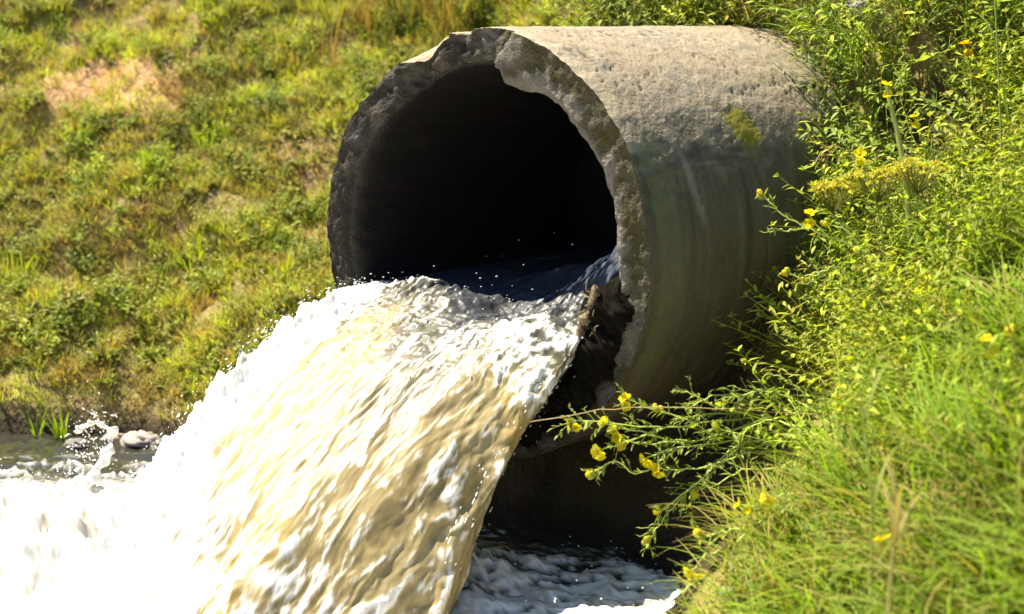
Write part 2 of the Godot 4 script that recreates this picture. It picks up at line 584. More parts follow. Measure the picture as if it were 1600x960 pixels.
func stream_colour(w: float, v: float, tau: float, n1: float, n2: float, n3: float, n4: float) -> Color:
	var shaded_water := Color(0.045, 0.049, 0.056)
	var muddy := mixc(Color(0.25, 0.195, 0.085), Color(0.36, 0.295, 0.145), 0.5 + n3 * 1.4)
	muddy = mixc(muddy, Color(0.40, 0.275, 0.08), smoothstep(0.0, 0.4, n3 + n1 * 0.3) * smoothstep(0.06, 0.16, tau))
	# rim shadow painted into the water: dark and glassy until it breaks, later mid-stream
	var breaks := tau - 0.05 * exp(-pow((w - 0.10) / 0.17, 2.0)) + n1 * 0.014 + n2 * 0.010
	var col := mixc(shaded_water, Color(0.105, 0.10, 0.078), smoothstep(-0.02, 0.015, breaks))
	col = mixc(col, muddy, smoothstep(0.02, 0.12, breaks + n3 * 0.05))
	var streaky := smoothstep(-0.34, -0.2, w + n3 * 0.1) * smoothstep(0.16, 0.02, tau)
	var bias := -0.17 - 0.10 * streaky
	bias += 0.72 * smoothstep(-0.20, -0.42, w + n3 * 0.1) * smoothstep(-0.02, 0.02, tau)
	bias += 0.36 * smoothstep(-0.06, 0.2, w) * smoothstep(0.0, 0.015, breaks) * smoothstep(0.13, 0.05, tau)
	bias += 0.55 * smoothstep(0.19, 0.29, tau - w * 0.14)
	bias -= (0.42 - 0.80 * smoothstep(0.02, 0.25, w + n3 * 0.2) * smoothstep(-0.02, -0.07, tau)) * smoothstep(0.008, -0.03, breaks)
	bias -= 0.08 * smoothstep(0.09, 0.15, tau) * smoothstep(-0.1, 0.3, w)
	var under := smoothstep(WATER_V - 0.06, WATER_V - 0.2, v)
	bias -= 0.12 * under
	col = mixc(col, mixc(Color(0.06, 0.058, 0.045), Color(0.24, 0.20, 0.115), 0.5 + n2 * 1.9), under * 0.85)
	var foam := smoothstep(-0.14 + 0.08 * streaky, 0.28 - 0.04 * streaky, n1 * 0.42 + n2 * 0.60 + n4 * 0.55 + bias)
	col = mixc(col, col * 1.4, smoothstep(0.1, 0.5, n4 + n2 * 0.5) * 0.6)
	col = mixc(col, col * 0.62, smoothstep(0.1, 0.45, -n2 - n4 * 0.5) * 0.7)
	return mixc(col, Color(0.76, 0.75, 0.70), foam)

func build_stream() -> void:
	var o := thing("water_stream", PIPE_AT, "foaming tan and white torrent gushing out of the concrete pipe into the pool", "water")
	var wc := sqrt(0.487 * 0.487 - WATER_V * WATER_V)
	var top_n := 340
	var arc_n := 130
	var taus := PackedFloat32Array()
	var x := -0.8
	while x < -0.14:
		taus.append(x)
		x += 0.01
	while x < 0.36:
		taus.append(x)
		x += 0.0012
	var b := Bag.new()
	var cols := top_n + arc_n
	for tau in taus:
		var grow := smoothstep(-0.05, 0.3, tau)
		var fall := smoothstep(-0.06, 0.08, tau)
		var pinch := lerpf(1.0, 0.87, smoothstep(-0.12, 0.0, tau))
		for k in cols:
			var w: float
			var v: float
			var is_top := k < top_n
			if is_top:
				w = lerpf(-wc, wc, float(k) / (top_n - 1))
				v = WATER_V - 0.10 * fall * pow(maxf(0.0, (w / wc - 0.55) / 0.45), 2.0)
			else:
				var a0 := atan2(WATER_V, wc)
				var a1 := -PI - a0
				var a := lerpf(a0, a1, float(k - top_n + 1) / (arc_n + 1))
				var f := float(k - top_n + 1) / (arc_n + 1)
				a = lerpf(a - 0.19 * fall * (1.0 - f), a, f)
				var round_ := 0.487 + 0.037 * fall * smoothstep(0.22, 0.0, f)
				w = cos(a) * round_
				v = sin(a) * round_
			if w > 0.0:
				w *= pinch
			var along := tau * 3.4
			var wander := 0.03 * na.get_noise_2d(along * 2.5, w * 5.0)
			var ww := w + wander
			var n1 := na.get_noise_3d(ww * 12.0 + along * 1.6, along * 3.6, v * 9.0)
			var n2 := na.get_noise_3d(ww * 28.0 + along * 3.0, along * 7.6, v * 20.0 + 5.0)
			var n3 := na.get_noise_3d(ww * 4.0 + 9.0, along * 1.6, v * 3.0)
			var n4 := na.get_noise_3d(ww * 74.0 + along * 7.0, along * 19.0, v * 60.0)
			if not is_top:
				n2 = na.get_noise_3d(ww * 40.0, along * 3.5, v * 40.0 + 5.0)
			var p := jet(w, v, tau)
			var amp := lerpf(0.014, 0.009, grow)
			var up := (Vector3.UP * 0.9 - AX * 0.3 * grow).normalized()
			var edge := 1.0
			if is_top:
				edge = smoothstep(0.0, 0.05, wc - absf(w / pinch if w > 0.0 else w)) if tau < 0.02 else 1.0
			else:
				up = (SIDE * w + RISE * v).normalized()
				edge = 0.0 if tau < 0.0 else smoothstep(0.0, 0.1, tau)
				amp *= 0.5
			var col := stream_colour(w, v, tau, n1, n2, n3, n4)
			var froth := smoothstep(0.3, 0.8, col.b)
			var n5 := nb.get_noise_3d(ww * 110.0, along * 70.0, v * 60.0)
			var ripple := na.get_noise_2d(ww * 10.0, along * 20.0) * smoothstep(-0.1, 0.0, tau) * smoothstep(0.14, 0.04, tau)
			var lift := 0.012 * ripple + amp * (n1 * 0.75 + n2 * 0.32 + n4 * 0.16) + 0.04 * n3 * grow + froth * 0.0035 * n5
			if is_top:
				lift += 0.028 * exp(-(pow((w + 0.22) / 0.13, 2.0) + pow((tau + 0.004) / 0.03, 2.0))) * (1.0 + 0.6 * n2)
				lift += 0.022 * exp(-(pow((w + 0.05) / 0.07, 2.0) + pow((tau - 0.004) / 0.02, 2.0)))
				lift -= 0.045 * exp(-(pow((w - 0.10) / 0.12, 2.0) + pow((tau - 0.0) / 0.03, 2.0)))
				lift += 0.20 * exp(-(pow((w - 0.34) / 0.15, 2.0) + pow((tau + 0.105) / 0.055, 2.0))) * (1.0 + 0.6 * n1 + 0.3 * n2)
				lift += 0.05 * exp(-(pow((w - 0.05) / 0.15, 2.0) + pow((tau + 0.12) / 0.04, 2.0)))
				var billow := absf(na.get_noise_3d(w * 13.0, along * 9.0, 4.0)) + 0.3 * absf(na.get_noise_3d(w * 30.0, along * 24.0, 8.0))
				lift += 0.065 * smoothstep(-0.24, -0.44, w) * smoothstep(0.0, 0.06, tau) * (billow - 0.12)
				lift += 0.018 * smoothstep(0.2, 0.3, tau) * (billow - 0.12)
			p += up * (lift * edge)
			p += SIDE * (smoothstep(0.22, 0.42, w) * grow * (0.022 * n1 + 0.014 * n2))
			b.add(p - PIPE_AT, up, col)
	b.grid(cols, taus.size(), true)
	b.smooth()
	var m := surface_mat(0.42, 0, 0, 1, 0.35)
	obj("torrent", b.mesh(m), o)
	# a curl of water thrown up where the torrent lands
	b = Bag.new()
	var curl := curve([Vector3(-1.31, 0.03, -4.78), Vector3(-1.27, 0.11, -4.82), Vector3(-1.23, 0.20, -4.86), Vector3(-1.25, 0.245, -4.87), Vector3(-1.30, 0.25, -4.88), Vector3(-1.345, 0.22, -4.88)], 12)
	for k in curl.size():
		curl[k] -= PIPE_AT
	b.tube(curl, 0.020, 0.005, Color(0.8, 0.8, 0.78), Color(0.55, 0.56, 0.54), 14)
	for k in b.v.size():
		var q := b.v[k]
		b.v[k] += b.n[k] * 0.03 * na.get_noise_3d(q.x * 24.0, q.y * 24.0, q.z * 24.0)
	b.smooth()
	obj("splash_crest", b.mesh(m), o)
	build_spray()

func drops(called: String, label: String, m: Mesh, where: Array) -> void:
	var mm := MultiMesh.new()
	mm.transform_format = MultiMesh.TRANSFORM_3D
	mm.mesh = m
	mm.instance_count = where.size()
	for k in where.size():
		mm.set_instance_transform(k, where[k])
	var o := MultiMeshInstance3D.new()
	o.name = numbered(called)
	o.multimesh = mm
	add_child(o)
	tag(o, label, "water", "", "stuff")

func along_flow(p: Vector3, d: Vector3, size: Vector3) -> Transform3D:   # long axis z along d
	var up := Vector3.UP if absf(d.normalized().y) < 0.95 else Vector3.RIGHT
	return Transform3D(Basis.looking_at(d, up) * Basis.from_scale(size), p)

func build_spray() -> void:
	var d := Bag.new()
	ball(d, Vector3.ZERO, Vector3.ONE, Color.WHITE, 0.0, 5, 7)
	var m := surface_mat(0.2, 0, 0, 1, 0.5)
	m.vertex_color_use_as_albedo = false
	m.albedo_color = Color(0.93, 0.93, 0.92)
	var where := []
	for k in 650:                                           # along the ragged upper edge
		var tau := rng.randf_range(-0.01, 0.3)
		var w := rng.randf_range(-0.49, -0.36)
		var out := absf(rng.randfn(0, 1))
		var p := jet(w, WATER_V, tau) + Vector3(rng.randfn(0, 0.015), out * 0.022 - 0.01, rng.randfn(0, 0.015)) - SIDE * absf(rng.randfn(0, 0.015))
		var r := rng.randf_range(0.0007, 0.0030) * exp(-out * 0.4)
		where.append(along_flow(p, jet(w, WATER_V, tau + 0.01) - jet(w, WATER_V, tau) + Vector3(rng.randfn(0, 0.01), rng.randfn(0, 0.01), rng.randfn(0, 0.01)), Vector3(r, r, r * rng.randf_range(1.0, 4.0))))
	for k in 450:                                           # where it lands
		var p := Vector3(rng.randf_range(-1.8, -0.9), 0.0, rng.randf_range(-4.98, -4.0))
		var out := absf(rng.randfn(0, 1))
		p.y = 0.03 + out * 0.06
		var r := rng.randf_range(0.0008, 0.0028) * exp(-out * 0.35)
		where.append(along_flow(p, Vector3(rng.randfn(0, 1), rng.randfn(0, 1), rng.randfn(0, 1)), Vector3(r, r, r * rng.randf_range(1.0, 3.0))))
	for k in 150:                                            # by the curl
		var r := rng.randf_range(0.0007, 0.0026)
		where.append(along_flow(Vector3(-1.30, 0.19, -4.87) + Vector3(rng.randfn(0, 0.045), rng.randfn(0, 0.06), rng.randfn(0, 0.04)), Vector3(-0.5, rng.randfn(0.4, 0.6), 0.3), Vector3(r, r, r * rng.randf_range(1.0, 4.0))))
	for k in 120:                                            # over the broken surface at the lip
		var r := rng.randf_range(0.0006, 0.0018)
		where.append(along_flow(jet(rng.randf_range(-0.4, 0.36), WATER_V, rng.randf_range(-0.02, 0.12)) + Vector3(0, absf(rng.randfn(0, 0.02)) + 0.01, 0), -AX, Vector3(r, r, r * 3.0)))
	for k in 420:                                            # torn off along the falling side
		var tau := rng.randf_range(0.02, 0.3)
		var a := deg_to_rad(rng.randf_range(-22.0, -75.0))
		var p := jet(cos(a) * 0.43, sin(a) * 0.487, tau)
		var out := absf(rng.randfn(0, 1))
		var r := rng.randf_range(0.0007, 0.0024) * exp(-out * 0.3)
		where.append(along_flow(p + SIDE * (out * 0.025) + Vector3(rng.randfn(0, 0.008), rng.randfn(0, 0.008), 0), jet(cos(a) * 0.43, sin(a) * 0.487, tau + 0.01) - p, Vector3(r, r, r * rng.randf_range(1.5, 6.0))))
	for k in 14:                                             # inside the mouth
		var r := rng.randf_range(0.0008, 0.0018)
		where.append(along_flow(PIPE_AT + AX * rng.randf_range(0.0, 0.5) + SIDE * rng.randf_range(-0.2, 0.4) + RISE * rng.randf_range(-0.12, 0.03), -AX, Vector3(r, r, r * 2.0)))
	for k in 70:                                            # over the foam below the lip
		var r := rng.randf_range(0.0006, 0.0022)
		where.append(along_flow(Vector3(rng.randf_range(-0.45, 0.38), 0.02 + absf(rng.randfn(0, 0.03)), rng.randf_range(-4.3, -3.7)), Vector3(rng.randfn(0, 1), 0.5, rng.randfn(0, 1)), Vector3(r, r, r * 2.0)))
	drops("water_spray", "drops of spray round the torrent", d.mesh(m), where)


func build_debris() -> void:
	var at := PIPE_AT + SIDE * 0.415 - RISE * 0.13 - AX * 0.02
	var o := thing("debris_clump", at, "sunlit clump of brown roots and mud caught on the pipe's lip beside the torrent", "debris")
	var b := Bag.new()
	for k in 16:
		var f := k / 15.0
		var p := SIDE * lerpf(-0.03, 0.035, f) + RISE * lerpf(-0.09, 0.05, f) + Vector3(rng.randf_range(-1, 1), rng.randf_range(-1, 1), rng.randf_range(-1, 1)) * 0.010
		ball(b, p, Vector3(rng.randf_range(0.008, 0.017), rng.randf_range(0.010, 0.02), rng.randf_range(0.008, 0.017)), [Color(0.19, 0.15, 0.09), Color(0.11, 0.085, 0.05), Color(0.25, 0.20, 0.12)][rng.randi() % 3], 0.9, 8, 10)
	b.smooth()
	obj("mud", b.mesh(surface_mat(0.9, 0.05, 0.4, 10.0, 0.25)), o)
	for k in 13:
		b = Bag.new()
		var p := SIDE * rng.randf_range(-0.03, 0.03) + RISE * rng.randf_range(-0.09, 0.05)
		var e := p + Vector3(rng.randf_range(-0.04, 0.05), rng.randf_range(-0.05, 0.05), rng.randf_range(0.0, 0.05))
		b.tube(curve([p, p.lerp(e, 0.5) + Vector3(rng.randf_range(-1, 1), rng.randf_range(-1, 1), 0) * 0.012, e], 5), 0.0022, 0.001, Color(0.22, 0.17, 0.10), Color(0.30, 0.25, 0.16), 5)
		obj("root", b.mesh(stem_mat), o)


# ------------------------------------------------------------------ grass as a mass
func tuft_mesh(blades: int, length: float, width: float, lean: float, bend: float, spread: float, segs := 4) -> ArrayMesh:
	var b := Bag.new()
	for k in blades:
		var a := rng.randf() * TAU
		var out := Vector3(cos(a) * lean * rng.randf(), 1.0, sin(a) * lean * rng.randf()).normalized()
		var a2 := rng.randf() * TAU
		var at := Vector3(cos(a2), 0, sin(a2)) * spread * sqrt(rng.randf()) - Vector3(0, 0.01, 0)
		var tone := rng.randf_range(0.75, 1.2)
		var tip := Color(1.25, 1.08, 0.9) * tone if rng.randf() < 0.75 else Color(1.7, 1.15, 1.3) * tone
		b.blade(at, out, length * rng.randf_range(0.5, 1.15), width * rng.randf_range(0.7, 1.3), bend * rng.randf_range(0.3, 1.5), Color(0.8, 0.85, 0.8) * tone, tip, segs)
	return b.mesh(leaf_mat)

func weed_mesh(stems: int, height_: float, leaf: float, round_: float, budded := false) -> ArrayMesh:
	var b := Bag.new()
	for s in stems:
		var a := rng.randf() * TAU
		var out := Vector3(cos(a) * rng.randf_range(0.2, 1.1), 1.0, sin(a) * rng.randf_range(0.2, 1.1)).normalized()
		var pts := PackedVector3Array()
		var p := Vector3(rng.randf_range(-0.01, 0.01), -0.005, rng.randf_range(-0.01, 0.01))
		var len_ := height_ * rng.randf_range(0.6, 1.2)
		var tone := rng.randf_range(0.8, 1.2)
		for k in 4:
			pts.append(p)
			p += out * len_ / 3.0
			out = (out + Vector3(rng.randf_range(-0.2, 0.2), -0.08, rng.randf_range(-0.2, 0.2))).normalized()
		b.tube(pts, 0.0016 if budded else 0.0012, 0.0009, Color(0.8, 0.8, 0.8), Color(0.9, 0.95, 0.9), 3)
		if budded and rng.randf() < 0.5:
			for k in 5:
				var d := Vector3(rng.randf_range(-1, 1), rng.randf_range(0.2, 1.2), rng.randf_range(-1, 1))
				b.leaf(pts[3], d, Vector3.UP, 0.012, 0.007, Color(1.9, 1.5, 0.9), 0.0)
		var count := 9 if budded else 7
		for k in count:
			var f := 0.2 + 0.8 * k / (count - 1.0)
			var q := pts[0].lerp(pts[3], f)
			var a2 := rng.randf() * TAU
			var d := Vector3(cos(a2), rng.randf_range(-0.1, 0.9), sin(a2))
			b.leaf(q, d, Vector3.UP, leaf * rng.randf_range(0.6, 1.2), leaf * round_ * rng.randf_range(0.7, 1.1), Color.WHITE * tone * rng.randf_range(0.8, 1.2), rng.randf_range(0.0, 0.5))
	return b.mesh(leaf_mat)

func patch_tint(x: float, z: float) -> Color:
	var f1 := na.get_noise_2d(x * 1.3 + 50.0, z * 1.3)
	var f2 := na.get_noise_2d(x * 4.0 + 80.0, z * 4.0)
	var r := rng.randf()
	var col := Color(0.36, 0.38, 0.065)
	if f1 + f2 * 0.7 + (r - 0.5) * 0.5 > 0.16:
		col = Color(0.46, 0.51, 0.06)                      # bright young grass
	elif f1 + f2 * 0.7 + (r - 0.5) * 0.5 < -0.2:
		col = Color(0.34, 0.31, 0.10)                    # olive
	if rng.randf() < 0.20 + 0.25 * smoothstep(0.1, 0.4, f2):
		col = Color(0.46, 0.32, 0.11)                      # straw
	return col * rng.randf_range(0.7, 1.25)

func free_of_pipe(x: float, z: float, h: float) -> bool:
	var pc := pipe_coords(x, z)
	if pc.x < -0.15 or pc.x > 2.3 or absf(pc.y) > 0.63:
		return true
	return h > PIPE_AT.y + sqrt(maxf(0.0, 0.64 * 0.64 - pc.y * pc.y)) - 0.06

func scatter(called: String, label: String, meshes: Array, count: int, lo: Vector2, hi: Vector2, keep: Callable, tint: Callable, size: Vector2, lean_to_slope: float) -> void:
	var placed := []
	var tints := []
	for m in meshes:
		placed.append([])
		tints.append([])
	for k in count:
		var x := rng.randf_range(lo.x, hi.x)
		var z := rng.randf_range(lo.y, hi.y)
		var d := shore_distance(x, z)
		var yes: float = keep.call(x, z, d)
		if rng.randf() > yes:
			continue
		var h := raw_height(x, z)
		if h < 0.01 or not free_of_pipe(x, z, h):
			continue
		var up := Vector3.UP.lerp(grade(x, z), lean_to_slope).normalized()
		var q := Quaternion(Vector3.UP, up) * Quaternion(Vector3.UP, rng.randf() * TAU)
		var which := rng.randi() % meshes.size()
		placed[which].append(Transform3D(Basis(q).scaled(Vector3.ONE * rng.randf_range(size.x, size.y)), Vector3(x, h, z)))
		tints[which].append(tint.call(x, z))
	for w in meshes.size():
		var mm := MultiMesh.new()
		mm.transform_format = MultiMesh.TRANSFORM_3D
		mm.use_colors = true
		mm.mesh = meshes[w]
		mm.instance_count = placed[w].size()
		for k in placed[w].size():
			mm.set_instance_transform(k, placed[w][k])
			mm.set_instance_color(k, tints[w][k])
		var o := MultiMeshInstance3D.new()
		o.name = numbered(called)
		o.multimesh = mm
		add_child(o)
		tag(o, label, "grass", "", "stuff")

func bare_at(x: float, z: float) -> float:
	var n := 0.35 * na.get_noise_2d(x * 6.0, z * 6.0)
	var a := Vector2((x + 1.85) / 0.40, (z + 7.5) / 0.2).length()
	var b := Vector2((x + 1.9) / 0.35, (z + 8.0) / 0.2).length()
	var c := Vector2((x + 1.15) / 0.2, (z + 6.65) / 0.1).length()
	return smoothstep(0.65, 1.2, minf(a, minf(b, c)) + n)

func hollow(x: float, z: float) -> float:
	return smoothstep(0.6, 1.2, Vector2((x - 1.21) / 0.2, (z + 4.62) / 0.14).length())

func build_grass() -> void:
	var short_ := []
	for k in 4:
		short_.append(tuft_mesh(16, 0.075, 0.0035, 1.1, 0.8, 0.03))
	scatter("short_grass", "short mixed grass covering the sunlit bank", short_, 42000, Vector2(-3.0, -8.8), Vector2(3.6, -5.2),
		func(x, z, d): return (0.3 + 0.7 * bare_at(x, z)) * smoothstep(0.03, 0.2, d) * lerpf(0.35, 1.0, smoothstep(-0.25, 0.05, na.get_noise_2d(x * 3.4 + 20.0, z * 3.4))), patch_tint, Vector2(0.6, 1.25), 0.6)
	var weeds := []
	for k in 4:
		weeds.append(weed_mesh(6, 0.04, 0.017, 0.45 + 0.1 * k))
	scatter("bank_weeds", "low leafy weeds growing through the bank grass", weeds, 11000, Vector2(-3.0, -8.8), Vector2(3.6, -5.2),
		func(x, z, d): return bare_at(x, z) * smoothstep(0.05, 0.2, d) * smoothstep(-0.3, 0.3, na.get_noise_2d(x * 2.5, z * 2.5 + 9.0)), func(x, z): return [Color(0.30, 0.36, 0.03), Color(0.38, 0.42, 0.03), Color(0.24, 0.30, 0.04), Color(0.34, 0.31, 0.06)][rng.randi() % 4] * rng.randf_range(0.75, 1.25), Vector2(0.6, 1.5), 0.6)
	var clumps := []
	for k in 4:
		clumps.append(weed_mesh(9, 0.10, 0.022, 0.3 + 0.07 * k, k == 0))
	scatter("weed_clumps", "taller leafy weed clumps dotted over the sunlit bank", clumps, 3600, Vector2(-3.0, -8.8), Vector2(2.2, -5.3),
		func(x, z, d): return bare_at(x, z) * smoothstep(0.08, 0.3, d) * smoothstep(-0.1, 0.25, na.get_noise_2d(x * 3.4 + 20.0, z * 3.4)), func(x, z): return [Color(0.33, 0.42, 0.04), Color(0.42, 0.48, 0.04), Color(0.24, 0.31, 0.05), Color(0.38, 0.36, 0.08)][rng.randi() % 4] * rng.randf_range(0.7, 1.25), Vector2(0.6, 1.3), 0.5)
	var long_ := []
	for k in 4:
		long_.append(tuft_mesh(18, 0.25, 0.0042, 1.0, 1.2, 0.05, 6))
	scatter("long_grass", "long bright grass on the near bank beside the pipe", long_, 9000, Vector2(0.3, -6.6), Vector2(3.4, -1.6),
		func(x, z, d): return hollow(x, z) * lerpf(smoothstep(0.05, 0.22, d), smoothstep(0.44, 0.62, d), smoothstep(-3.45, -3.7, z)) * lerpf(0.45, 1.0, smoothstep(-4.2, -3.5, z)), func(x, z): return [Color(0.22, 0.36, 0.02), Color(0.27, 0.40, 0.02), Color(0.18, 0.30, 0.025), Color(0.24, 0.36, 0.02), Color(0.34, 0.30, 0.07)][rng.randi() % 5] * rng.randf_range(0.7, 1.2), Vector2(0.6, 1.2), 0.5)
	var herbs := []
	for k in 5:
		herbs.append(weed_mesh(6, 0.27, 0.030, 0.22 + 0.05 * k, true))
	scatter("leafy_herbs", "leafy bright herbs crowding the near bank beside the pipe", herbs, 4300, Vector2(0.2, -5.9), Vector2(3.2, -2.6),
		func(x, z, d): return hollow(x, z) * smoothstep(0.32, 0.5, d) * lerpf(0.15, 1.0, smoothstep(-3.4, -4.0, z)) * smoothstep(-0.35, 0.1, na.get_noise_2d(x * 3.0, z * 3.0 + 30.0)), func(x, z): return [Color(0.38, 0.48, 0.04), Color(0.48, 0.53, 0.04), Color(0.28, 0.37, 0.06), Color(0.42, 0.40, 0.07)][rng.randi() % 4] * rng.randf_range(0.7, 1.2), Vector2(0.6, 1.25), 0.55)
	var tall := []
	for k in 3:
		tall.append(tuft_mesh(16, 0.34, 0.0045, 0.5, 0.7, 0.05, 5))
	scatter("tall_grass", "tall upright grass along the top of the bank behind the pipe", tall, 5000, Vector2(-1.2, -9.4), Vector2(4.0, -7.2),
		func(x, z, d): return smoothstep(-1.0, 0.3, x) * smoothstep(-7.3, -7.7, z), func(x, z): return [Color(0.40, 0.26, 0.08), Color(0.30, 0.30, 0.06), Color(0.22, 0.26, 0.05), Color(0.26, 0.19, 0.08)][rng.randi() % 4] * rng.randf_range(0.7, 1.2), Vector2(0.6, 1.2), 0.3)


# ------------------------------------------------------------------ builders of single plants
func curve(pts: Array, steps: int) -> PackedVector3Array:
	var out := PackedVector3Array()
	var n := pts.size()
	for k in n - 1:
		var a: Vector3 = pts[maxi(k - 1, 0)]
		var b: Vector3 = pts[k]
		var c: Vector3 = pts[k + 1]
		var d: Vector3 = pts[mini(k + 2, n - 1)]
		for s in steps:
			out.append(b.cubic_interpolate(c, a, d, float(s) / steps))
	out.append(pts[n - 1])
	return out

func petal_bag(size: float, col: Color) -> Bag:
	# five cupped petals round a small darker centre, facing up
	var b := Bag.new()
	for k in 5:
		var a := TAU * k / 5.0 + rng.randf_range(-0.15, 0.15)
		var d := Vector3(cos(a), rng.randf_range(0.25, 0.8), sin(a)).normalized()
		b.leaf(Vector3(cos(a), 0, sin(a)) * size * 0.08, d, Vector3.UP, size * rng.randf_range(0.85, 1.1), size * 1.05, col * rng.randf_range(0.9, 1.08), rng.randf_range(-0.2, 0.35), [0.3, 0.85, 1.0, 0.55])
	return b

func ball(b: Bag, at: Vector3, r: Vector3, col: Color, rough: float, rings := 6, sides := 8) -> void:
	var first := b.v.size()
	for i in rings + 1:
		var th := PI * i / rings
		for s in sides:
			var ph := TAU * s / sides
			var d := Vector3(sin(th) * cos(ph), cos(th), sin(th) * sin(ph))
			var f := 1.0 + rough * na.get_noise_3d(d.x * 2.0 + at.x * 31.0, d.y * 2.0 + at.y * 31.0, d.z * 2.0 + at.z * 31.0)
			b.add(at + d * r * f, d, col * (1.0 + 0.25 * na.get_noise_3d(d.x * 5.0, d.y * 5.0 + at.x * 9.0, d.z * 5.0)))
	for i in rings:
		for s in sides:
			var s2 := (s + 1) % sides
			b.quad(first + i * sides + s2, first + i * sides + s, first + (i + 1) * sides + s, first + (i + 1) * sides + s2)

func add_bloom(o: Node3D, at: Vector3, dir: Vector3, end: String) -> void:
	var q := Quaternion(Vector3.UP, (dir + Vector3(rng.randf_range(-0.4, 0.4), 0.3, rng.randf_range(0.0, 0.6))).normalized())
	if end == "flower" or end == "orange":
		var col := Color(0.86, 0.76, 0.02) if end == "flower" else Color(0.85, 0.40, 0.01)
		var f := obj("flower", petal_bag(0.0165 * rng.randf_range(0.9, 1.15), col).mesh(petal_mat), o)
		f.transform = Transform3D(Basis(q), at)
		var b := Bag.new()
		ball(b, Vector3(0, 0.003, 0), Vector3(0.0045, 0.004, 0.0045), Color(0.75, 0.52, 0.01), 0.3)
		obj("flower_centre", b.mesh(petal_mat), f)
		var f2 := obj("flower", petal_bag(0.0135, col * 0.95).mesh(petal_mat), o)
		f2.transform = Transform3D(Basis(q * Quaternion(Vector3.RIGHT, 0.9)), at - dir * 0.012 + Vector3(rng.randf_range(-0.01, 0.01), -0.012, 0.004))
	elif end == "bud":
		var b := Bag.new()
		for k in 4:
			var off := Vector3(rng.randf_range(-1, 1), rng.randf_range(-0.6, 1), rng.randf_range(-1, 1)) * 0.009
			ball(b, off, Vector3(0.008, 0.011, 0.008) * rng.randf_range(0.7, 1.1), [Color(0.60, 0.58, 0.05), Color(0.40, 0.44, 0.06), Color(0.70, 0.62, 0.04)][rng.randi() % 3], 0.3)
		var f := obj("bud", b.mesh(petal_mat), o)
		f.transform = Transform3D(Basis(q), at)
	elif end == "seed":
		var b := Bag.new()
		for k in 16:
			var p := -dir.normalized() * 0.0045 * k + Vector3(rng.randf_range(-1, 1), rng.randf_range(-1, 1), rng.randf_range(-1, 1)) * 0.004
			b.leaf(p, dir + Vector3(rng.randf_range(-1, 1), rng.randf_range(-1, 0.5), rng.randf_range(-1, 1)) * 0.8, Vector3.UP, 0.012, 0.004, Color(0.30, 0.18, 0.07) * rng.randf_range(0.7, 1.3))
		var f := obj("seed_head", b.mesh(leaf_mat), o)
		f.position = at

func grounded(p: Vector3) -> Vector3:
	return Vector3(p.x, minf(p.y, height(p.x, p.z) - 0.01), p.z)

func herb(called: String, label: String, category: String, group: String, root: Vector3, stems: Array, col: Color, leaf: float, density: float, radius: float) -> void:
	var at := grounded(root)
	var o := thing(called, at, label, category, group)
	var leaves := Bag.new()
	for row in stems:
		var pts := []
		for p in row[0]:
			pts.append(p - at)
		if row[0][0].is_equal_approx(root):
			pts[0] = Vector3.ZERO
		var line := curve(pts, 6)
		for k in range(1, line.size() - 1):
			line[k] += Vector3(rng.randf_range(-1, 1), rng.randf_range(-1, 1), rng.randf_range(-1, 1)) * 0.003
		var b := Bag.new()
		b.tube(line, radius * rng.randf_range(0.85, 1.1), radius * 0.5, col * 1.35, col * 1.7, 5)
		obj("stem", b.mesh(stem_mat), o)
		var total := 0.0
		for k in line.size() - 1:
			total += line[k].distance_to(line[k + 1])
		var run := 0.0
		for k in int(total * density):
			var f := pow(rng.randf(), 0.8)
			var fi := f * (line.size() - 1)
			var i0 := mini(int(fi), line.size() - 2)
			var p := line[i0].lerp(line[i0 + 1], fi - i0)
			var d := (line[i0 + 1] - line[i0]).normalized()
			var side := d.cross(Vector3(rng.randf_range(-1, 1), rng.randf_range(-1, 1), rng.randf_range(-1, 1))).normalized()
			var ld := (d * 0.9 + side).normalized()
			var tone := rng.randf_range(0.75, 1.3)
			if rng.randf() < 0.3:                                    # a short side shoot with a few leaves
				var tip := p + ld * leaf * rng.randf_range(1.2, 2.4)
				leaves.tube(PackedVector3Array([p, p.lerp(tip, 0.5) + Vector3(0, 0.002, 0), tip]), radius * 0.4, radius * 0.3, col * 1.4, col * 1.6, 3)
				for m in 3:
					leaves.leaf(p.lerp(tip, 0.5 + 0.25 * m), (ld + Vector3(rng.randf_range(-1, 1), rng.randf_range(-0.5, 1), rng.randf_range(-1, 1))).normalized(), Vector3.UP, leaf * rng.randf_range(0.5, 0.9), leaf * 0.32, col * tone, 0.2)
			else:
				leaves.leaf(p, ld, Vector3.UP, leaf * rng.randf_range(0.6, 1.4), leaf * rng.randf_range(0.25, 0.4), col * tone, 0.25)
		if row[1]:
			var n := line.size()
			add_bloom(o, line[n - 1], (line[n - 1] - line[n - 3]).normalized(), row[1])
	if leaves.v.size():
		tag(obj("foliage", leaves.mesh(leaf_mat), o), "", "", "", "stuff")

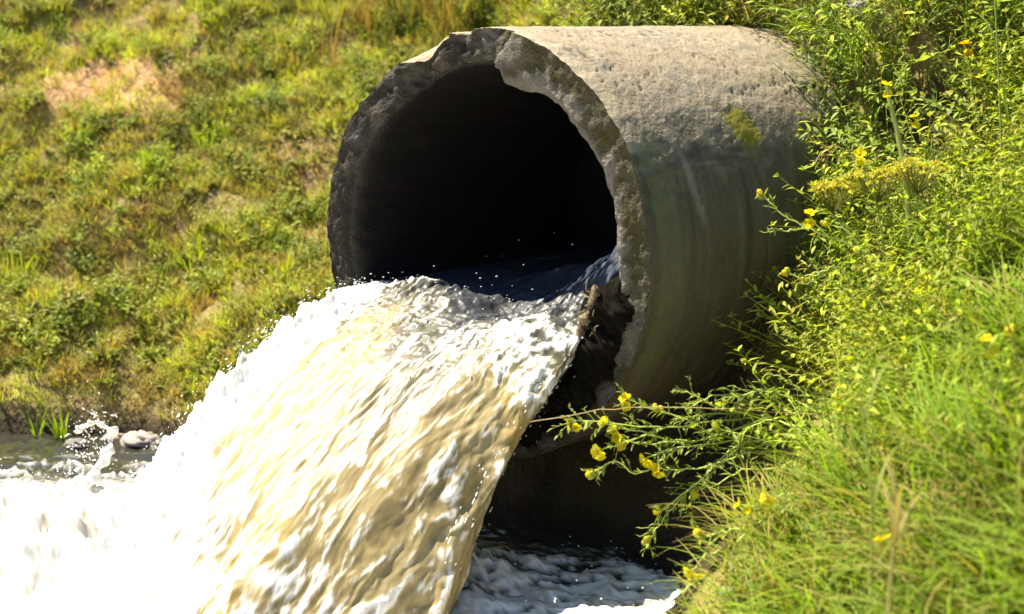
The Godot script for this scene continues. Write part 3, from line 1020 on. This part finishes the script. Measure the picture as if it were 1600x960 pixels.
func stalk(called: String, label: String, category: String, pts: Array, r0: float, r1: float, col: Color, end: String) -> void:
	var at := grounded(pts[0])
	var o := thing(called, at, label, category)
	var rel := []
	for p in pts:
		rel.append(p - at)
	rel[0] = Vector3.ZERO
	var line := curve(rel, 6)
	var b := Bag.new()
	b.tube(line, r0, r1, col, col * 1.15, 7)
	obj("stem", b.mesh(stem_mat), o)
	var n := line.size()
	for k in 4 if end != "flower" else 9:                       # sheathing leaves or pods along the stem
		var i0 := 2 + int((n - 4) * rng.randf())
		b = Bag.new()
		var d := (line[i0 + 1] - line[i0]).normalized()
		var a := rng.randf() * TAU
		if end == "flower":
			b.leaf(line[i0], d + Vector3(cos(a), 0, sin(a)) * 0.6, Vector3.UP, 0.035, 0.009, col * rng.randf_range(0.9, 1.4), 0.1)
		else:
			b.blade(line[i0], d + Vector3(cos(a), 0, sin(a)) * 0.4, 0.16, 0.007, 1.4, col, col * 1.5, 6)
		obj("leaf", b.mesh(leaf_mat), o)
	if end:
		add_bloom(o, line[n - 1], (line[n - 1] - line[n - 3]).normalized(), end)

func umbels(called: String, label: String, category: String, root: Vector3, heads: Array) -> void:
	var at := grounded(root)
	var o := thing(called, at, label, category)
	var col := Color(0.17, 0.20, 0.05)
	for h in heads:
		var top: Vector3 = h[0] - at
		var r: float = h[1]
		var fork := top - Vector3(0, 0.07, 0)
		var b := Bag.new()
		var mid := top * 0.5 + Vector3(rng.randf_range(-0.02, 0.02), 0.03, 0)
		b.tube(curve([Vector3.ZERO, mid, fork], 6), 0.003, 0.002, col, col * 1.2)
		obj("stem", b.mesh(stem_mat), o)
		b = Bag.new()
		for k in 64:
			var a := rng.randf() * TAU
			var q := sqrt(rng.randf()) * r
			var tip := top + Vector3(cos(a) * q, 0.022 * (1.0 - q * q / (r * r)) - 0.012 + rng.randf_range(-0.01, 0.008), sin(a) * q)
			b.tube(PackedVector3Array([fork, fork.lerp(tip, 0.55) + Vector3(cos(a), 0, sin(a)) * 0.006, tip]), 0.0011, 0.0008, col * 1.3, Color(0.35, 0.30, 0.07), 3)
			for m in 9:
				var d := Vector3(rng.randf_range(-1, 1), rng.randf_range(0.1, 1.2), rng.randf_range(-1, 1))
				b.leaf(tip + d * 0.003, d, Vector3.UP, 0.010, 0.0045, [Color(0.62, 0.54, 0.06), Color(0.50, 0.40, 0.09), Color(0.46, 0.46, 0.06)][rng.randi() % 3] * rng.randf_range(0.8, 1.2), 0.0)
		obj("flower_head", b.mesh(leaf_mat), o)

func rosette(called: String, label: String, category: String, root: Vector3, leaves: Array, col: Color) -> void:
	var at := grounded(root)
	var o := thing(called, at, label, category)
	for row in leaves:
		var tip: Vector3 = row[0] - at
		var w: float = row[1]
		var b := Bag.new()
		var line := curve([Vector3.ZERO, tip * 0.5 + Vector3(0, 0.05, 0.02), tip], 5)
		var d0 := tip.normalized()
		var across := d0.cross(Vector3(0.1, 0.6, 0.8)).normalized()
		var n := line.size()
		for k in n:
			var f := float(k) / (n - 1)
			var ww := w * 0.5 * sin(PI * clampf(pow(f, 1.5), 0.02, 0.98)) * (1.0 + 0.15 * sin(k * 2.3))
			var nn := d0.cross(across) * -1.0
			b.add(line[k] - across * ww + nn * ww * 0.25, nn, col * 0.9)
			b.add(line[k], nn, col * 1.25)
			b.add(line[k] + across * ww + nn * ww * 0.25, nn, col * 0.9)
		b.grid(3, n, false)
		b.smooth()
		obj("leaf", b.mesh(leaf_mat), o)

func tuft(called: String, label: String, category: String, root: Vector3, blades: int, length: float, width: float, lean: float, col: Color) -> void:
	var at := Vector3(root.x, height(root.x, root.z) - 0.01, root.z)
	var o := thing(called, at, label, category)
	for half in 2:
		var b := Bag.new()
		for k in blades / 2:
			var a := rng.randf() * TAU
			var out := Vector3(cos(a) * lean * rng.randf(), 1.0, sin(a) * lean * rng.randf() + 0.15).normalized()
			var q := sqrt(rng.randf()) * length * 0.45 * lean
			var p := Vector3(cos(a) * q, 0, sin(a) * q)
			p.y = height(at.x + p.x, at.z + p.z) - at.y - 0.01
			var tone := rng.randf_range(0.7, 1.25)
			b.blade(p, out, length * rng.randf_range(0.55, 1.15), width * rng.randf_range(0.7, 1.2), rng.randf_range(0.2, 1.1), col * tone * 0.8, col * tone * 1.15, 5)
		obj("blades", b.mesh(leaf_mat), o)

func shrub(called: String, label: String, category: String, root: Vector3, stems: int, high: float, leaf: float, col: Color) -> void:
	var at := Vector3(root.x, height(root.x, root.z) - 0.01, root.z)
	var o := thing(called, at, label, category)
	var wood := Bag.new()
	var b := Bag.new()
	for s in stems:
		var a := rng.randf() * TAU
		var lean := rng.randf_range(0.05, 0.9)
		var tip := Vector3(cos(a) * lean, 1.0, sin(a) * lean).normalized() * high * rng.randf_range(0.55, 1.15)
		var line := curve([Vector3(cos(a), 0, sin(a)) * 0.03 * lean, tip * 0.5 + Vector3(0, 0.02, 0), tip], 5)
		wood.tube(line, 0.0022, 0.001, Color(0.12, 0.11, 0.04), col, 3)
		for k in 20:
			var fi := (0.15 + 0.85 * rng.randf()) * (line.size() - 1)
			var i0 := mini(int(fi), line.size() - 2)
			var d := Vector3(rng.randf_range(-1, 1), rng.randf_range(-0.2, 1.1), rng.randf_range(-1, 1))
			b.leaf(line[i0].lerp(line[i0 + 1], fi - i0), d, Vector3.UP, leaf * rng.randf_range(0.55, 1.2), leaf * rng.randf_range(0.3, 0.5), col * rng.randf_range(0.7, 1.3), 0.3)
	obj("twigs", wood.mesh(stem_mat), o)
	tag(obj("foliage", b.mesh(leaf_mat), o), "", "", "", "stuff")

func stone(label: String, at: Vector3, r: float, col: Color) -> void:
	var b := Bag.new()
	ball(b, Vector3.ZERO, Vector3(r * 1.25, r * 0.62, r), col, 0.5, 14, 20)
	b.smooth()
	var o := obj("stone", b.mesh(surface_mat(0.85, 0.03, 0.3, 8.0, 0.3)))
	o.position = Vector3(at.x, maxf(height(at.x, at.z), 0.0) + r * 0.2, at.z)
	o.rotation.y = rng.randf() * TAU
	tag(o, label, "stone", "stones along the shore")


# ------------------------------------------------------------------ single plants and stones, in metres from the pool under the camera
# <plants>
func build_plants() -> void:
	herb("sprawling_wildflower", "sprawling wildflower reaching across the dark gap, its stems tipped with a cluster of yellow flowers", "wildflower", "yellow wildflowers on the near bank", Vector3(0.797, 0.478, -3.652), [
		[[Vector3(0.797, 0.478, -3.652), Vector3(0.628, 0.454, -4.104), Vector3(0.415, 0.484, -3.957), Vector3(0.280, 0.535, -3.914)], "flower"],
		[[Vector3(0.797, 0.478, -3.652), Vector3(0.661, 0.442, -4.102), Vector3(0.378, 0.467, -3.903), Vector3(0.202, 0.494, -3.857), Vector3(0.140, 0.488, -3.856)], "flower"],
		[[Vector3(0.661, 0.442, -4.102), Vector3(0.446, 0.421, -3.947), Vector3(0.297, 0.468, -3.873), Vector3(0.225, 0.488, -3.856)], "flower"],
		[[Vector3(0.446, 0.421, -3.947), Vector3(0.331, 0.425, -3.897), Vector3(0.255, 0.451, -3.850)], "flower"],
		[[Vector3(0.378, 0.467, -3.903), Vector3(0.280, 0.445, -3.849), Vector3(0.207, 0.428, -3.816)], "flower"],
		[[Vector3(0.753, 0.409, -4.147), Vector3(0.533, 0.406, -3.995), Vector3(0.409, 0.417, -3.895), Vector3(0.323, 0.402, -3.842)], "flower"],
		[[Vector3(0.670, 0.397, -4.044), Vector3(0.488, 0.374, -3.888), Vector3(0.406, 0.371, -3.858), Vector3(0.353, 0.380, -3.839)], "flower"],
		[[Vector3(0.628, 0.454, -4.104), Vector3(0.533, 0.489, -4.008), Vector3(0.446, 0.539, -3.965), Vector3(0.397, 0.548, -3.947)], ""],
		[[Vector3(0.753, 0.431, -4.151), Vector3(0.637, 0.502, -4.061), Vector3(0.517, 0.524, -4.014), Vector3(0.438, 0.500, -3.959)], ""],
		[[Vector3(0.409, 0.417, -3.895), Vector3(0.311, 0.368, -3.837), Vector3(0.248, 0.401, -3.822), Vector3(0.193, 0.376, -3.808)], "bud"],
		[[Vector3(0.846, 0.378, -4.193), Vector3(0.728, 0.499, -4.111), Vector3(0.621, 0.526, -4.065), Vector3(0.549, 0.489, -4.008)], ""],
		[[Vector3(0.533, 0.406, -3.995), Vector3(0.446, 0.468, -3.954), Vector3(0.362, 0.511, -3.910)], "bud"]],
		Color(0.30, 0.36, 0.08), 0.0220, 90.0, 0.0027)
	herb("sprawling_wildflower", "leafy flowerless wildflower stems arching between the yellow flower cluster and the near grass", "wildflower", "yellow wildflowers on the near bank", Vector3(0.827, 0.449, -3.647), [
		[[Vector3(0.827, 0.449, -3.647), Vector3(0.749, 0.500, -3.959), Vector3(0.638, 0.544, -3.966), Vector3(0.539, 0.532, -3.944)], ""],
		[[Vector3(0.827, 0.449, -3.647), Vector3(0.756, 0.433, -3.898), Vector3(0.630, 0.433, -3.898), Vector3(0.504, 0.467, -3.903)], "bud"],
		[[Vector3(0.756, 0.433, -3.898), Vector3(0.658, 0.376, -3.868), Vector3(0.560, 0.376, -3.838), Vector3(0.482, 0.330, -3.831)], ""],
		[[Vector3(0.749, 0.500, -3.959), Vector3(0.702, 0.563, -3.969), Vector3(0.646, 0.586, -3.973)], ""],
		[[Vector3(0.827, 0.449, -3.647), Vector3(0.752, 0.396, -3.791), Vector3(0.668, 0.343, -3.782), Vector3(0.611, 0.250, -3.747)], "bud"],
		[[Vector3(0.749, 0.500, -3.959), Vector3(0.669, 0.495, -3.908), Vector3(0.583, 0.464, -3.903), Vector3(0.551, 0.417, -3.895)], ""]],
		Color(0.30, 0.36, 0.08), 0.0240, 100.0, 0.0027)
	herb("drooping_wildflower", "thin wildflower stem drooping steeply into the dark gap with pale closed buds", "wildflower", "yellow wildflowers on the near bank", Vector3(0.810, 0.385, -4.093), [
		[[Vector3(0.810, 0.385, -4.093), Vector3(0.597, 0.409, -3.995), Vector3(0.465, 0.340, -3.883), Vector3(0.383, 0.270, -3.842), Vector3(0.330, 0.202, -3.810)], "bud"],
		[[Vector3(0.465, 0.340, -3.883), Vector3(0.423, 0.314, -3.859), Vector3(0.359, 0.273, -3.832)], "bud"],
		[[Vector3(0.597, 0.409, -3.995), Vector3(0.510, 0.358, -3.937), Vector3(0.449, 0.301, -3.877)], "bud"]],
		Color(0.30, 0.36, 0.08), 0.0220, 95.0, 0.0027)
	herb("dry_grass_stem", "straw coloured grass stem lying level above the flower cluster, its tip touching the torrent", "grass stem", "", Vector3(0.893, 0.450, -4.103), [
		[[Vector3(0.893, 0.450, -4.103), Vector3(0.504, 0.511, -3.910), Vector3(0.246, 0.533, -3.813), Vector3(0.042, 0.514, -3.759)], ""]],
		Color(0.30, 0.22, 0.10), 0.0100, 0.0, 0.0018)
	herb("twin_wildflower", "wildflower with two small yellow flowers side by side, below the drooping buds", "wildflower", "yellow wildflowers on the near bank", Vector3(0.755, 0.465, -3.447), [
		[[Vector3(0.755, 0.465, -3.447), Vector3(0.637, 0.438, -3.413), Vector3(0.550, 0.430, -3.411)], "flower"],
		[[Vector3(0.637, 0.438, -3.413), Vector3(0.561, 0.408, -3.408), Vector3(0.493, 0.411, -3.408)], "flower"],
		[[Vector3(0.723, 0.376, -3.636), Vector3(0.527, 0.370, -3.402), Vector3(0.457, 0.353, -3.399), Vector3(0.407, 0.345, -3.398)], "bud"],
		[[Vector3(0.610, 0.425, -3.410), Vector3(0.540, 0.377, -3.403), Vector3(0.485, 0.329, -3.395), Vector3(0.464, 0.281, -3.388)], ""]],
		Color(0.30, 0.36, 0.08), 0.0220, 95.0, 0.0027)
	herb("low_wildflower", "lowest wildflower over the white water, with one tiny yellow bloom", "wildflower", "yellow wildflowers on the near bank", Vector3(0.566, 0.279, -3.286), [
		[[Vector3(0.566, 0.279, -3.286), Vector3(0.482, 0.301, -3.370), Vector3(0.427, 0.314, -3.373), Vector3(0.386, 0.274, -3.366)], "flower"],
		[[Vector3(0.566, 0.279, -3.286), Vector3(0.496, 0.240, -3.361), Vector3(0.413, 0.260, -3.364), Vector3(0.358, 0.226, -3.358)], ""]],
		Color(0.30, 0.36, 0.08), 0.0130, 95.0, 0.0027)
	herb("reaching_wildflower", "wildflower reaching across the pipe's dark flank with a yellow bud at its tip", "wildflower", "yellow wildflowers on the near bank", Vector3(1.058, 0.777, -4.155), [
		[[Vector3(1.058, 0.777, -4.155), Vector3(0.899, 0.873, -4.120), Vector3(0.760, 0.933, -4.130), Vector3(0.689, 0.970, -4.135), Vector3(0.637, 1.020, -4.143)], "bud"],
		[[Vector3(0.817, 0.905, -4.125), Vector3(0.776, 0.946, -4.132), Vector3(0.760, 0.971, -4.136)], "flower"],
		[[Vector3(0.760, 0.933, -4.130), Vector3(0.703, 0.929, -4.129), Vector3(0.662, 0.936, -4.130)], ""],
		[[Vector3(0.899, 0.873, -4.120), Vector3(0.850, 0.929, -4.129), Vector3(0.801, 0.946, -4.132)], "bud"]],
		Color(0.30, 0.36, 0.08), 0.0220, 45.0, 0.0027)
	herb("budding_wildflower", "wildflower holding a pair of greenish yellow buds against the pipe's dark lower flank", "wildflower", "yellow wildflowers on the near bank", Vector3(0.976, 0.777, -4.155), [
		[[Vector3(0.976, 0.777, -4.155), Vector3(0.850, 0.825, -4.112), Vector3(0.801, 0.829, -4.113), Vector3(0.748, 0.813, -4.110)], "bud"],
		[[Vector3(0.801, 0.829, -4.113), Vector3(0.755, 0.800, -4.108), Vector3(0.703, 0.826, -4.113)], "bud"],
		[[Vector3(0.866, 0.800, -4.108), Vector3(0.817, 0.768, -4.103), Vector3(0.792, 0.736, -4.098)], ""]],
		Color(0.30, 0.36, 0.08), 0.0220, 40.0, 0.0027)
	herb("small_wildflower", "small wildflower with one yellow bloom just left of the thick stalk", "wildflower", "yellow wildflowers on the near bank", Vector3(1.074, 0.953, -4.386), [
		[[Vector3(1.074, 0.953, -4.386), Vector3(1.010, 0.996, -4.494), Vector3(0.898, 1.117, -4.210)], "flower"]],
		Color(0.30, 0.36, 0.08), 0.0220, 50.0, 0.0027)
	herb("small_wildflower", "small wildflower with one yellow bloom just right of the thick stalk", "wildflower", "yellow wildflowers on the near bank", Vector3(1.182, 1.009, -4.344), [
		[[Vector3(1.182, 1.009, -4.344), Vector3(1.126, 1.107, -4.411), Vector3(1.091, 1.203, -4.426)], "flower"]],
		Color(0.30, 0.36, 0.08), 0.0220, 60.0, 0.0027)
	herb("orange_wildflower", "wildflower with an orange yellow bloom high among the tall grass", "wildflower", "yellow wildflowers on the near bank", Vector3(1.296, 1.138, -4.466), [
		[[Vector3(1.296, 1.138, -4.466), Vector3(1.247, 1.278, -4.438), Vector3(1.226, 1.398, -4.457)], "orange"],
		[[Vector3(1.296, 1.138, -4.466), Vector3(1.291, 1.244, -4.432), Vector3(1.265, 1.329, -4.446)], "bud"]],
		Color(0.30, 0.36, 0.08), 0.0220, 60.0, 0.0027)
	herb("bank_wildflower", "wildflower with one yellow bloom in the leafy growth below the flat flower heads", "wildflower", "yellow wildflowers on the near bank", Vector3(0.827, 0.539, -3.408), [
		[[Vector3(0.827, 0.539, -3.408), Vector3(0.780, 0.571, -3.515), Vector3(0.746, 0.597, -3.620)], "flower"],
		[[Vector3(0.827, 0.539, -3.408), Vector3(0.854, 0.648, -3.426), Vector3(0.860, 0.720, -3.488)], "bud"]],
		Color(0.30, 0.36, 0.08), 0.0220, 90.0, 0.0027)
	herb("bank_wildflower", "wildflower with one yellow bloom near the picture's edge, level with the pipe's underside", "wildflower", "yellow wildflowers on the near bank", Vector3(0.957, 0.686, -3.128), [
		[[Vector3(0.957, 0.686, -3.128), Vector3(0.945, 0.749, -3.138), Vector3(0.936, 0.818, -3.149)], "flower"],
		[[Vector3(0.957, 0.686, -3.128), Vector3(0.989, 0.761, -3.140), Vector3(0.983, 0.836, -3.152)], "bud"]],
		Color(0.30, 0.36, 0.08), 0.0220, 80.0, 0.0027)
	herb("bank_wildflower", "wildflower with one yellow bloom sunk in the long grass under the thin green stalk", "wildflower", "yellow wildflowers on the near bank", Vector3(0.744, 0.411, -2.932), [
		[[Vector3(0.744, 0.411, -2.932), Vector3(0.714, 0.447, -2.938), Vector3(0.694, 0.475, -2.943)], "flower"]],
		Color(0.30, 0.36, 0.08), 0.0220, 60.0, 0.0027)
	herb("bank_wildflower", "wildflower with two yellow blooms just under the flat flower heads", "wildflower", "yellow wildflowers on the near bank", Vector3(1.016, 0.723, -3.792), [
		[[Vector3(1.016, 0.723, -3.792), Vector3(1.019, 0.783, -3.903), Vector3(1.020, 0.825, -3.960)], "flower"],
		[[Vector3(1.016, 0.723, -3.792), Vector3(1.046, 0.813, -3.807), Vector3(1.089, 0.850, -3.762)], "flower"]],
		Color(0.30, 0.36, 0.08), 0.0220, 80.0, 0.0027)
	stalk("flower_stalk", "thick pale green flower stalk standing above the flat flower heads, one yellow bloom on top", "plant", [Vector3(1.038, 0.793, -4.158), Vector3(1.022, 1.022, -4.194), Vector3(0.999, 1.161, -4.217), Vector3(0.979, 1.242, -4.230), Vector3(0.967, 1.293, -4.238)], 0.0085, 0.005, Color(0.28, 0.32, 0.08), "flower")
	stalk("grass_stalk", "taller of two green stalks rising past the top edge", "grass stalk", [Vector3(1.185, 0.866, -3.866), Vector3(1.176, 1.124, -3.907), Vector3(1.167, 1.351, -3.943), Vector3(1.156, 1.564, -3.977)], 0.003, 0.002, Color(0.14, 0.20, 0.04), "")
	stalk("grass_stalk", "shorter of two green stalks near the top edge, with a brown seed head", "grass stalk", [Vector3(1.259, 0.983, -4.087), Vector3(1.256, 1.158, -4.115), Vector3(1.246, 1.286, -4.135), Vector3(1.236, 1.357, -4.147)], 0.0025, 0.0018, Color(0.14, 0.18, 0.04), "seed")
	stalk("grass_stalk", "thin green stalk standing in the long grass in front of the sprawling wildflower", "grass stalk", [Vector3(0.646, 0.459, -2.788), Vector3(0.642, 0.572, -2.806), Vector3(0.630, 0.707, -2.828), Vector3(0.619, 0.809, -2.844)], 0.0025, 0.0015, Color(0.18, 0.22, 0.04), "")
	stalk("grass_stalk", "brown stalk in the long grass at the bottom edge", "grass stalk", [Vector3(0.622, 0.434, -2.582), Vector3(0.630, 0.523, -2.596), Vector3(0.640, 0.597, -2.608), Vector3(0.646, 0.639, -2.614)], 0.003, 0.002, Color(0.24, 0.20, 0.07), "seed")
	umbels("umbel_plant", "plant with three flat dry yellow flower heads on the bank beside the pipe", "plant", Vector3(0.992, 0.744, -4.150), [[Vector3(0.850, 1.026, -4.296), 0.072], [Vector3(0.946, 1.064, -4.201), 0.095], [Vector3(1.027, 1.094, -4.105), 0.085]])
	herb("seed_grass", "grass with drooping brown seed heads against the pipe", "grass", "", Vector3(1.032, 0.915, -4.582), [
		[[Vector3(1.032, 0.915, -4.582), Vector3(0.958, 1.058, -4.555), Vector3(0.900, 1.121, -4.514), Vector3(0.861, 1.107, -4.512), Vector3(0.840, 1.073, -4.506)], "seed"],
		[[Vector3(1.032, 0.915, -4.582), Vector3(0.967, 1.044, -4.552), Vector3(0.912, 1.114, -4.513), Vector3(0.879, 1.100, -4.511), Vector3(0.872, 1.062, -4.505)], "seed"],
		[[Vector3(1.032, 0.915, -4.582), Vector3(0.985, 1.062, -4.555), Vector3(0.939, 1.109, -4.512), Vector3(0.907, 1.083, -4.508)], "seed"]],
		Color(0.22, 0.15, 0.07), 0.0200, 6.0, 0.0027)
	herb("feathery_sprig", "grey green feathery sprig leaning on the crown of the pipe", "plant", "", Vector3(1.047, 1.076, -4.892), [
		[[Vector3(1.047, 1.076, -4.892), Vector3(0.961, 1.228, -4.916), Vector3(0.907, 1.313, -4.930), Vector3(0.888, 1.414, -4.946)], ""],
		[[Vector3(0.961, 1.228, -4.916), Vector3(0.928, 1.181, -4.888), Vector3(0.913, 1.219, -4.894)], ""],
		[[Vector3(1.047, 1.076, -4.892), Vector3(0.999, 1.247, -4.919), Vector3(0.961, 1.361, -4.937), Vector3(0.941, 1.437, -4.949)], ""],
		[[Vector3(0.961, 1.228, -4.916), Vector3(0.926, 1.247, -4.919), Vector3(0.899, 1.232, -4.917)], ""]],
		Color(0.20, 0.23, 0.13), 0.0200, 120.0, 0.0027)
	herb("dead_brush", "tangle of brown dead twigs in the hollow behind the flat flower heads", "brush", "", Vector3(1.240, 0.891, -4.477), [
		[[Vector3(1.240, 0.891, -4.477), Vector3(1.182, 0.997, -4.474), Vector3(1.121, 1.104, -4.461), Vector3(1.051, 1.130, -4.465)], ""],
		[[Vector3(1.240, 0.891, -4.477), Vector3(1.235, 0.997, -4.474), Vector3(1.191, 1.121, -4.463), Vector3(1.121, 1.164, -4.470)], ""],
		[[Vector3(1.240, 0.891, -4.477), Vector3(1.265, 1.004, -4.394), Vector3(1.282, 1.107, -4.411)], ""],
		[[Vector3(1.222, 0.926, -4.483), Vector3(1.126, 0.970, -4.389), Vector3(1.074, 1.073, -4.405), Vector3(1.022, 1.175, -4.421)], ""],
		[[Vector3(1.258, 0.891, -4.477), Vector3(1.287, 0.996, -4.292), Vector3(1.337, 1.113, -4.310)], ""],
		[[Vector3(1.178, 0.902, -4.378), Vector3(1.096, 0.941, -4.333), Vector3(1.028, 0.941, -4.333)], ""]],
		Color(0.14, 0.09, 0.055), 0.0120, 30.0, 0.0027)
	rosette("broadleaf_plant", "broad olive leaves growing in the shade right under the pipe", "plant", Vector3(0.802, 0.495, -4.293), [[Vector3(0.676, 0.560, -4.323), 0.050], [Vector3(0.719, 0.508, -4.315), 0.060], [Vector3(0.754, 0.594, -4.329), 0.050], [Vector3(0.849, 0.560, -4.323), 0.060], [Vector3(0.780, 0.457, -4.307), 0.050]], Color(0.13, 0.12, 0.02))
	rosette("broadleaf_plant", "broad dull leaves hanging in the dark gap under the sprawling wildflower", "plant", Vector3(0.677, 0.361, -4.190), [[Vector3(0.581, 0.265, -4.094), 0.060], [Vector3(0.631, 0.298, -4.099), 0.050], [Vector3(0.565, 0.347, -4.107), 0.045], [Vector3(0.689, 0.265, -4.094), 0.050]], Color(0.10, 0.10, 0.02))
	tuft("grass_tuft", "bright upright grass tuft at the far water's edge, the tallest there", "grass", Vector3(-1.624, 0.040, -5.709), 16, 0.150, 0.0080, 0.25, Color(0.24, 0.36, 0.02))
	tuft("grass_tuft", "small bright grass tuft at the far water's edge beside the tallest one", "grass", Vector3(-1.724, 0.059, -5.762), 12, 0.110, 0.0070, 0.40, Color(0.24, 0.36, 0.02))
	tuft("grass_tuft", "bright leaning sprout alone above the torrent's white upper edge", "grass", Vector3(-1.156, 0.218, -5.737), 8, 0.120, 0.0100, 0.30, Color(0.30, 0.36, 0.02))
	tuft("grass_tuft", "big lush green tuft next to the bare soil patch", "grass", Vector3(-1.351, 1.097, -7.194), 40, 0.160, 0.0060, 0.80, Color(0.24, 0.36, 0.02))
	tuft("grass_tuft", "lush green tuft below the bare soil patch, halfway up the bank", "grass", Vector3(-1.546, 0.808, -6.945), 40, 0.150, 0.0060, 0.80, Color(0.24, 0.36, 0.02))
	tuft("grass_tuft", "broad bright tuft on the bank close to the pipe's broken rim", "grass", Vector3(-0.874, 0.502, -6.187), 46, 0.130, 0.0070, 1.00, Color(0.30, 0.36, 0.02))
	tuft("grass_tuft", "bright tuft on the bank halfway between rim and picture edge", "grass", Vector3(-1.280, 0.567, -6.451), 36, 0.130, 0.0070, 0.90, Color(0.30, 0.36, 0.02))
	tuft("grass_tuft", "yellow green clump cut by the picture's edge, low on the bank", "grass", Vector3(-2.024, 0.459, -6.484), 36, 0.150, 0.0070, 0.80, Color(0.30, 0.36, 0.02))
	tuft("grass_tuft", "orange dry tuft low on the bank above the dark water", "grass", Vector3(-1.525, 0.239, -5.993), 34, 0.120, 0.0050, 0.70, Color(0.34, 0.22, 0.05))
	tuft("grass_tuft", "orange dry tuft at the picture's edge above the dark water", "grass", Vector3(-1.880, 0.268, -6.099), 30, 0.120, 0.0050, 0.70, Color(0.34, 0.22, 0.05))
	tuft("grass_tuft", "tall pale grass clump at the very top of the bank", "grass", Vector3(-0.849, 1.433, -7.804), 34, 0.240, 0.0060, 0.45, Color(0.24, 0.26, 0.05))
	tuft("grass_tuft", "tall straw coloured clump behind the crown of the pipe", "grass", Vector3(0.579, 1.430, -7.095), 34, 0.220, 0.0060, 0.45, Color(0.34, 0.22, 0.05))
	tuft("grass_tuft", "tall yellow green clump behind the crown of the pipe", "grass", Vector3(1.065, 1.453, -6.694), 34, 0.200, 0.0060, 0.45, Color(0.30, 0.36, 0.02))
	tuft("grass_tuft", "grey withered tuft just outside the pipe's upper rim", "grass", Vector3(-0.922, 1.085, -7.141), 34, 0.140, 0.0050, 0.90, Color(0.19, 0.18, 0.09))
	shrub("leafy_shrub", "dark green leafy shrub at the top of the bank above the pipe's rim", "shrub", Vector3(-0.158, 1.389, -7.392), 40, 0.280, 0.0300, Color(0.11, 0.16, 0.02))
	shrub("leafy_shrub", "olive leafy shrub at the top of the bank left of the pipe's rim", "shrub", Vector3(-0.531, 1.374, -7.592), 34, 0.220, 0.0260, Color(0.14, 0.15, 0.03))
	shrub("leafy_shrub", "bright leafy bush on the near bank below the flat flower heads", "shrub", Vector3(0.969, 0.648, -4.033), 40, 0.260, 0.0260, Color(0.21, 0.27, 0.025))
	shrub("leafy_shrub", "yellow green bush on the near bank touching the picture's edge", "shrub", Vector3(1.122, 0.813, -3.705), 40, 0.280, 0.0260, Color(0.21, 0.27, 0.025))
	shrub("leafy_shrub", "green bush beside the end of the pipe's crown", "shrub", Vector3(1.110, 1.175, -4.806), 36, 0.260, 0.0240, Color(0.18, 0.24, 0.03))
	shrub("leafy_shrub", "leafy bush among the tall stalks near the top corner", "shrub", Vector3(1.308, 1.186, -4.575), 36, 0.260, 0.0240, Color(0.18, 0.24, 0.03))
	stone("largest pale stone on the far shore beside the torrent", Vector3(-1.324, 0.099, -5.617), 0.055, Color(0.34, 0.30, 0.27))
	stone("flat pinkish stone on the far shore, left of the largest one", Vector3(-1.427, 0.092, -5.666), 0.035, Color(0.33, 0.26, 0.22))
	stone("dark wet stone on the far shore, right of the largest one", Vector3(-1.216, 0.088, -5.564), 0.045, Color(0.13, 0.12, 0.10))
	stone("grey stone half in the water under the tallest bright tuft", Vector3(-1.531, 0.039, -5.577), 0.035, Color(0.17, 0.16, 0.14))
	stone("pale rock on top of the bank behind the end of the pipe", Vector3(1.062, 1.476, -5.026), 0.050, Color(0.30, 0.28, 0.25))
	stone("smooth pale stone at the bottom edge under the long grass", Vector3(0.510, 0.171, -3.400), 0.050, Color(0.20, 0.19, 0.17))
# </plants>
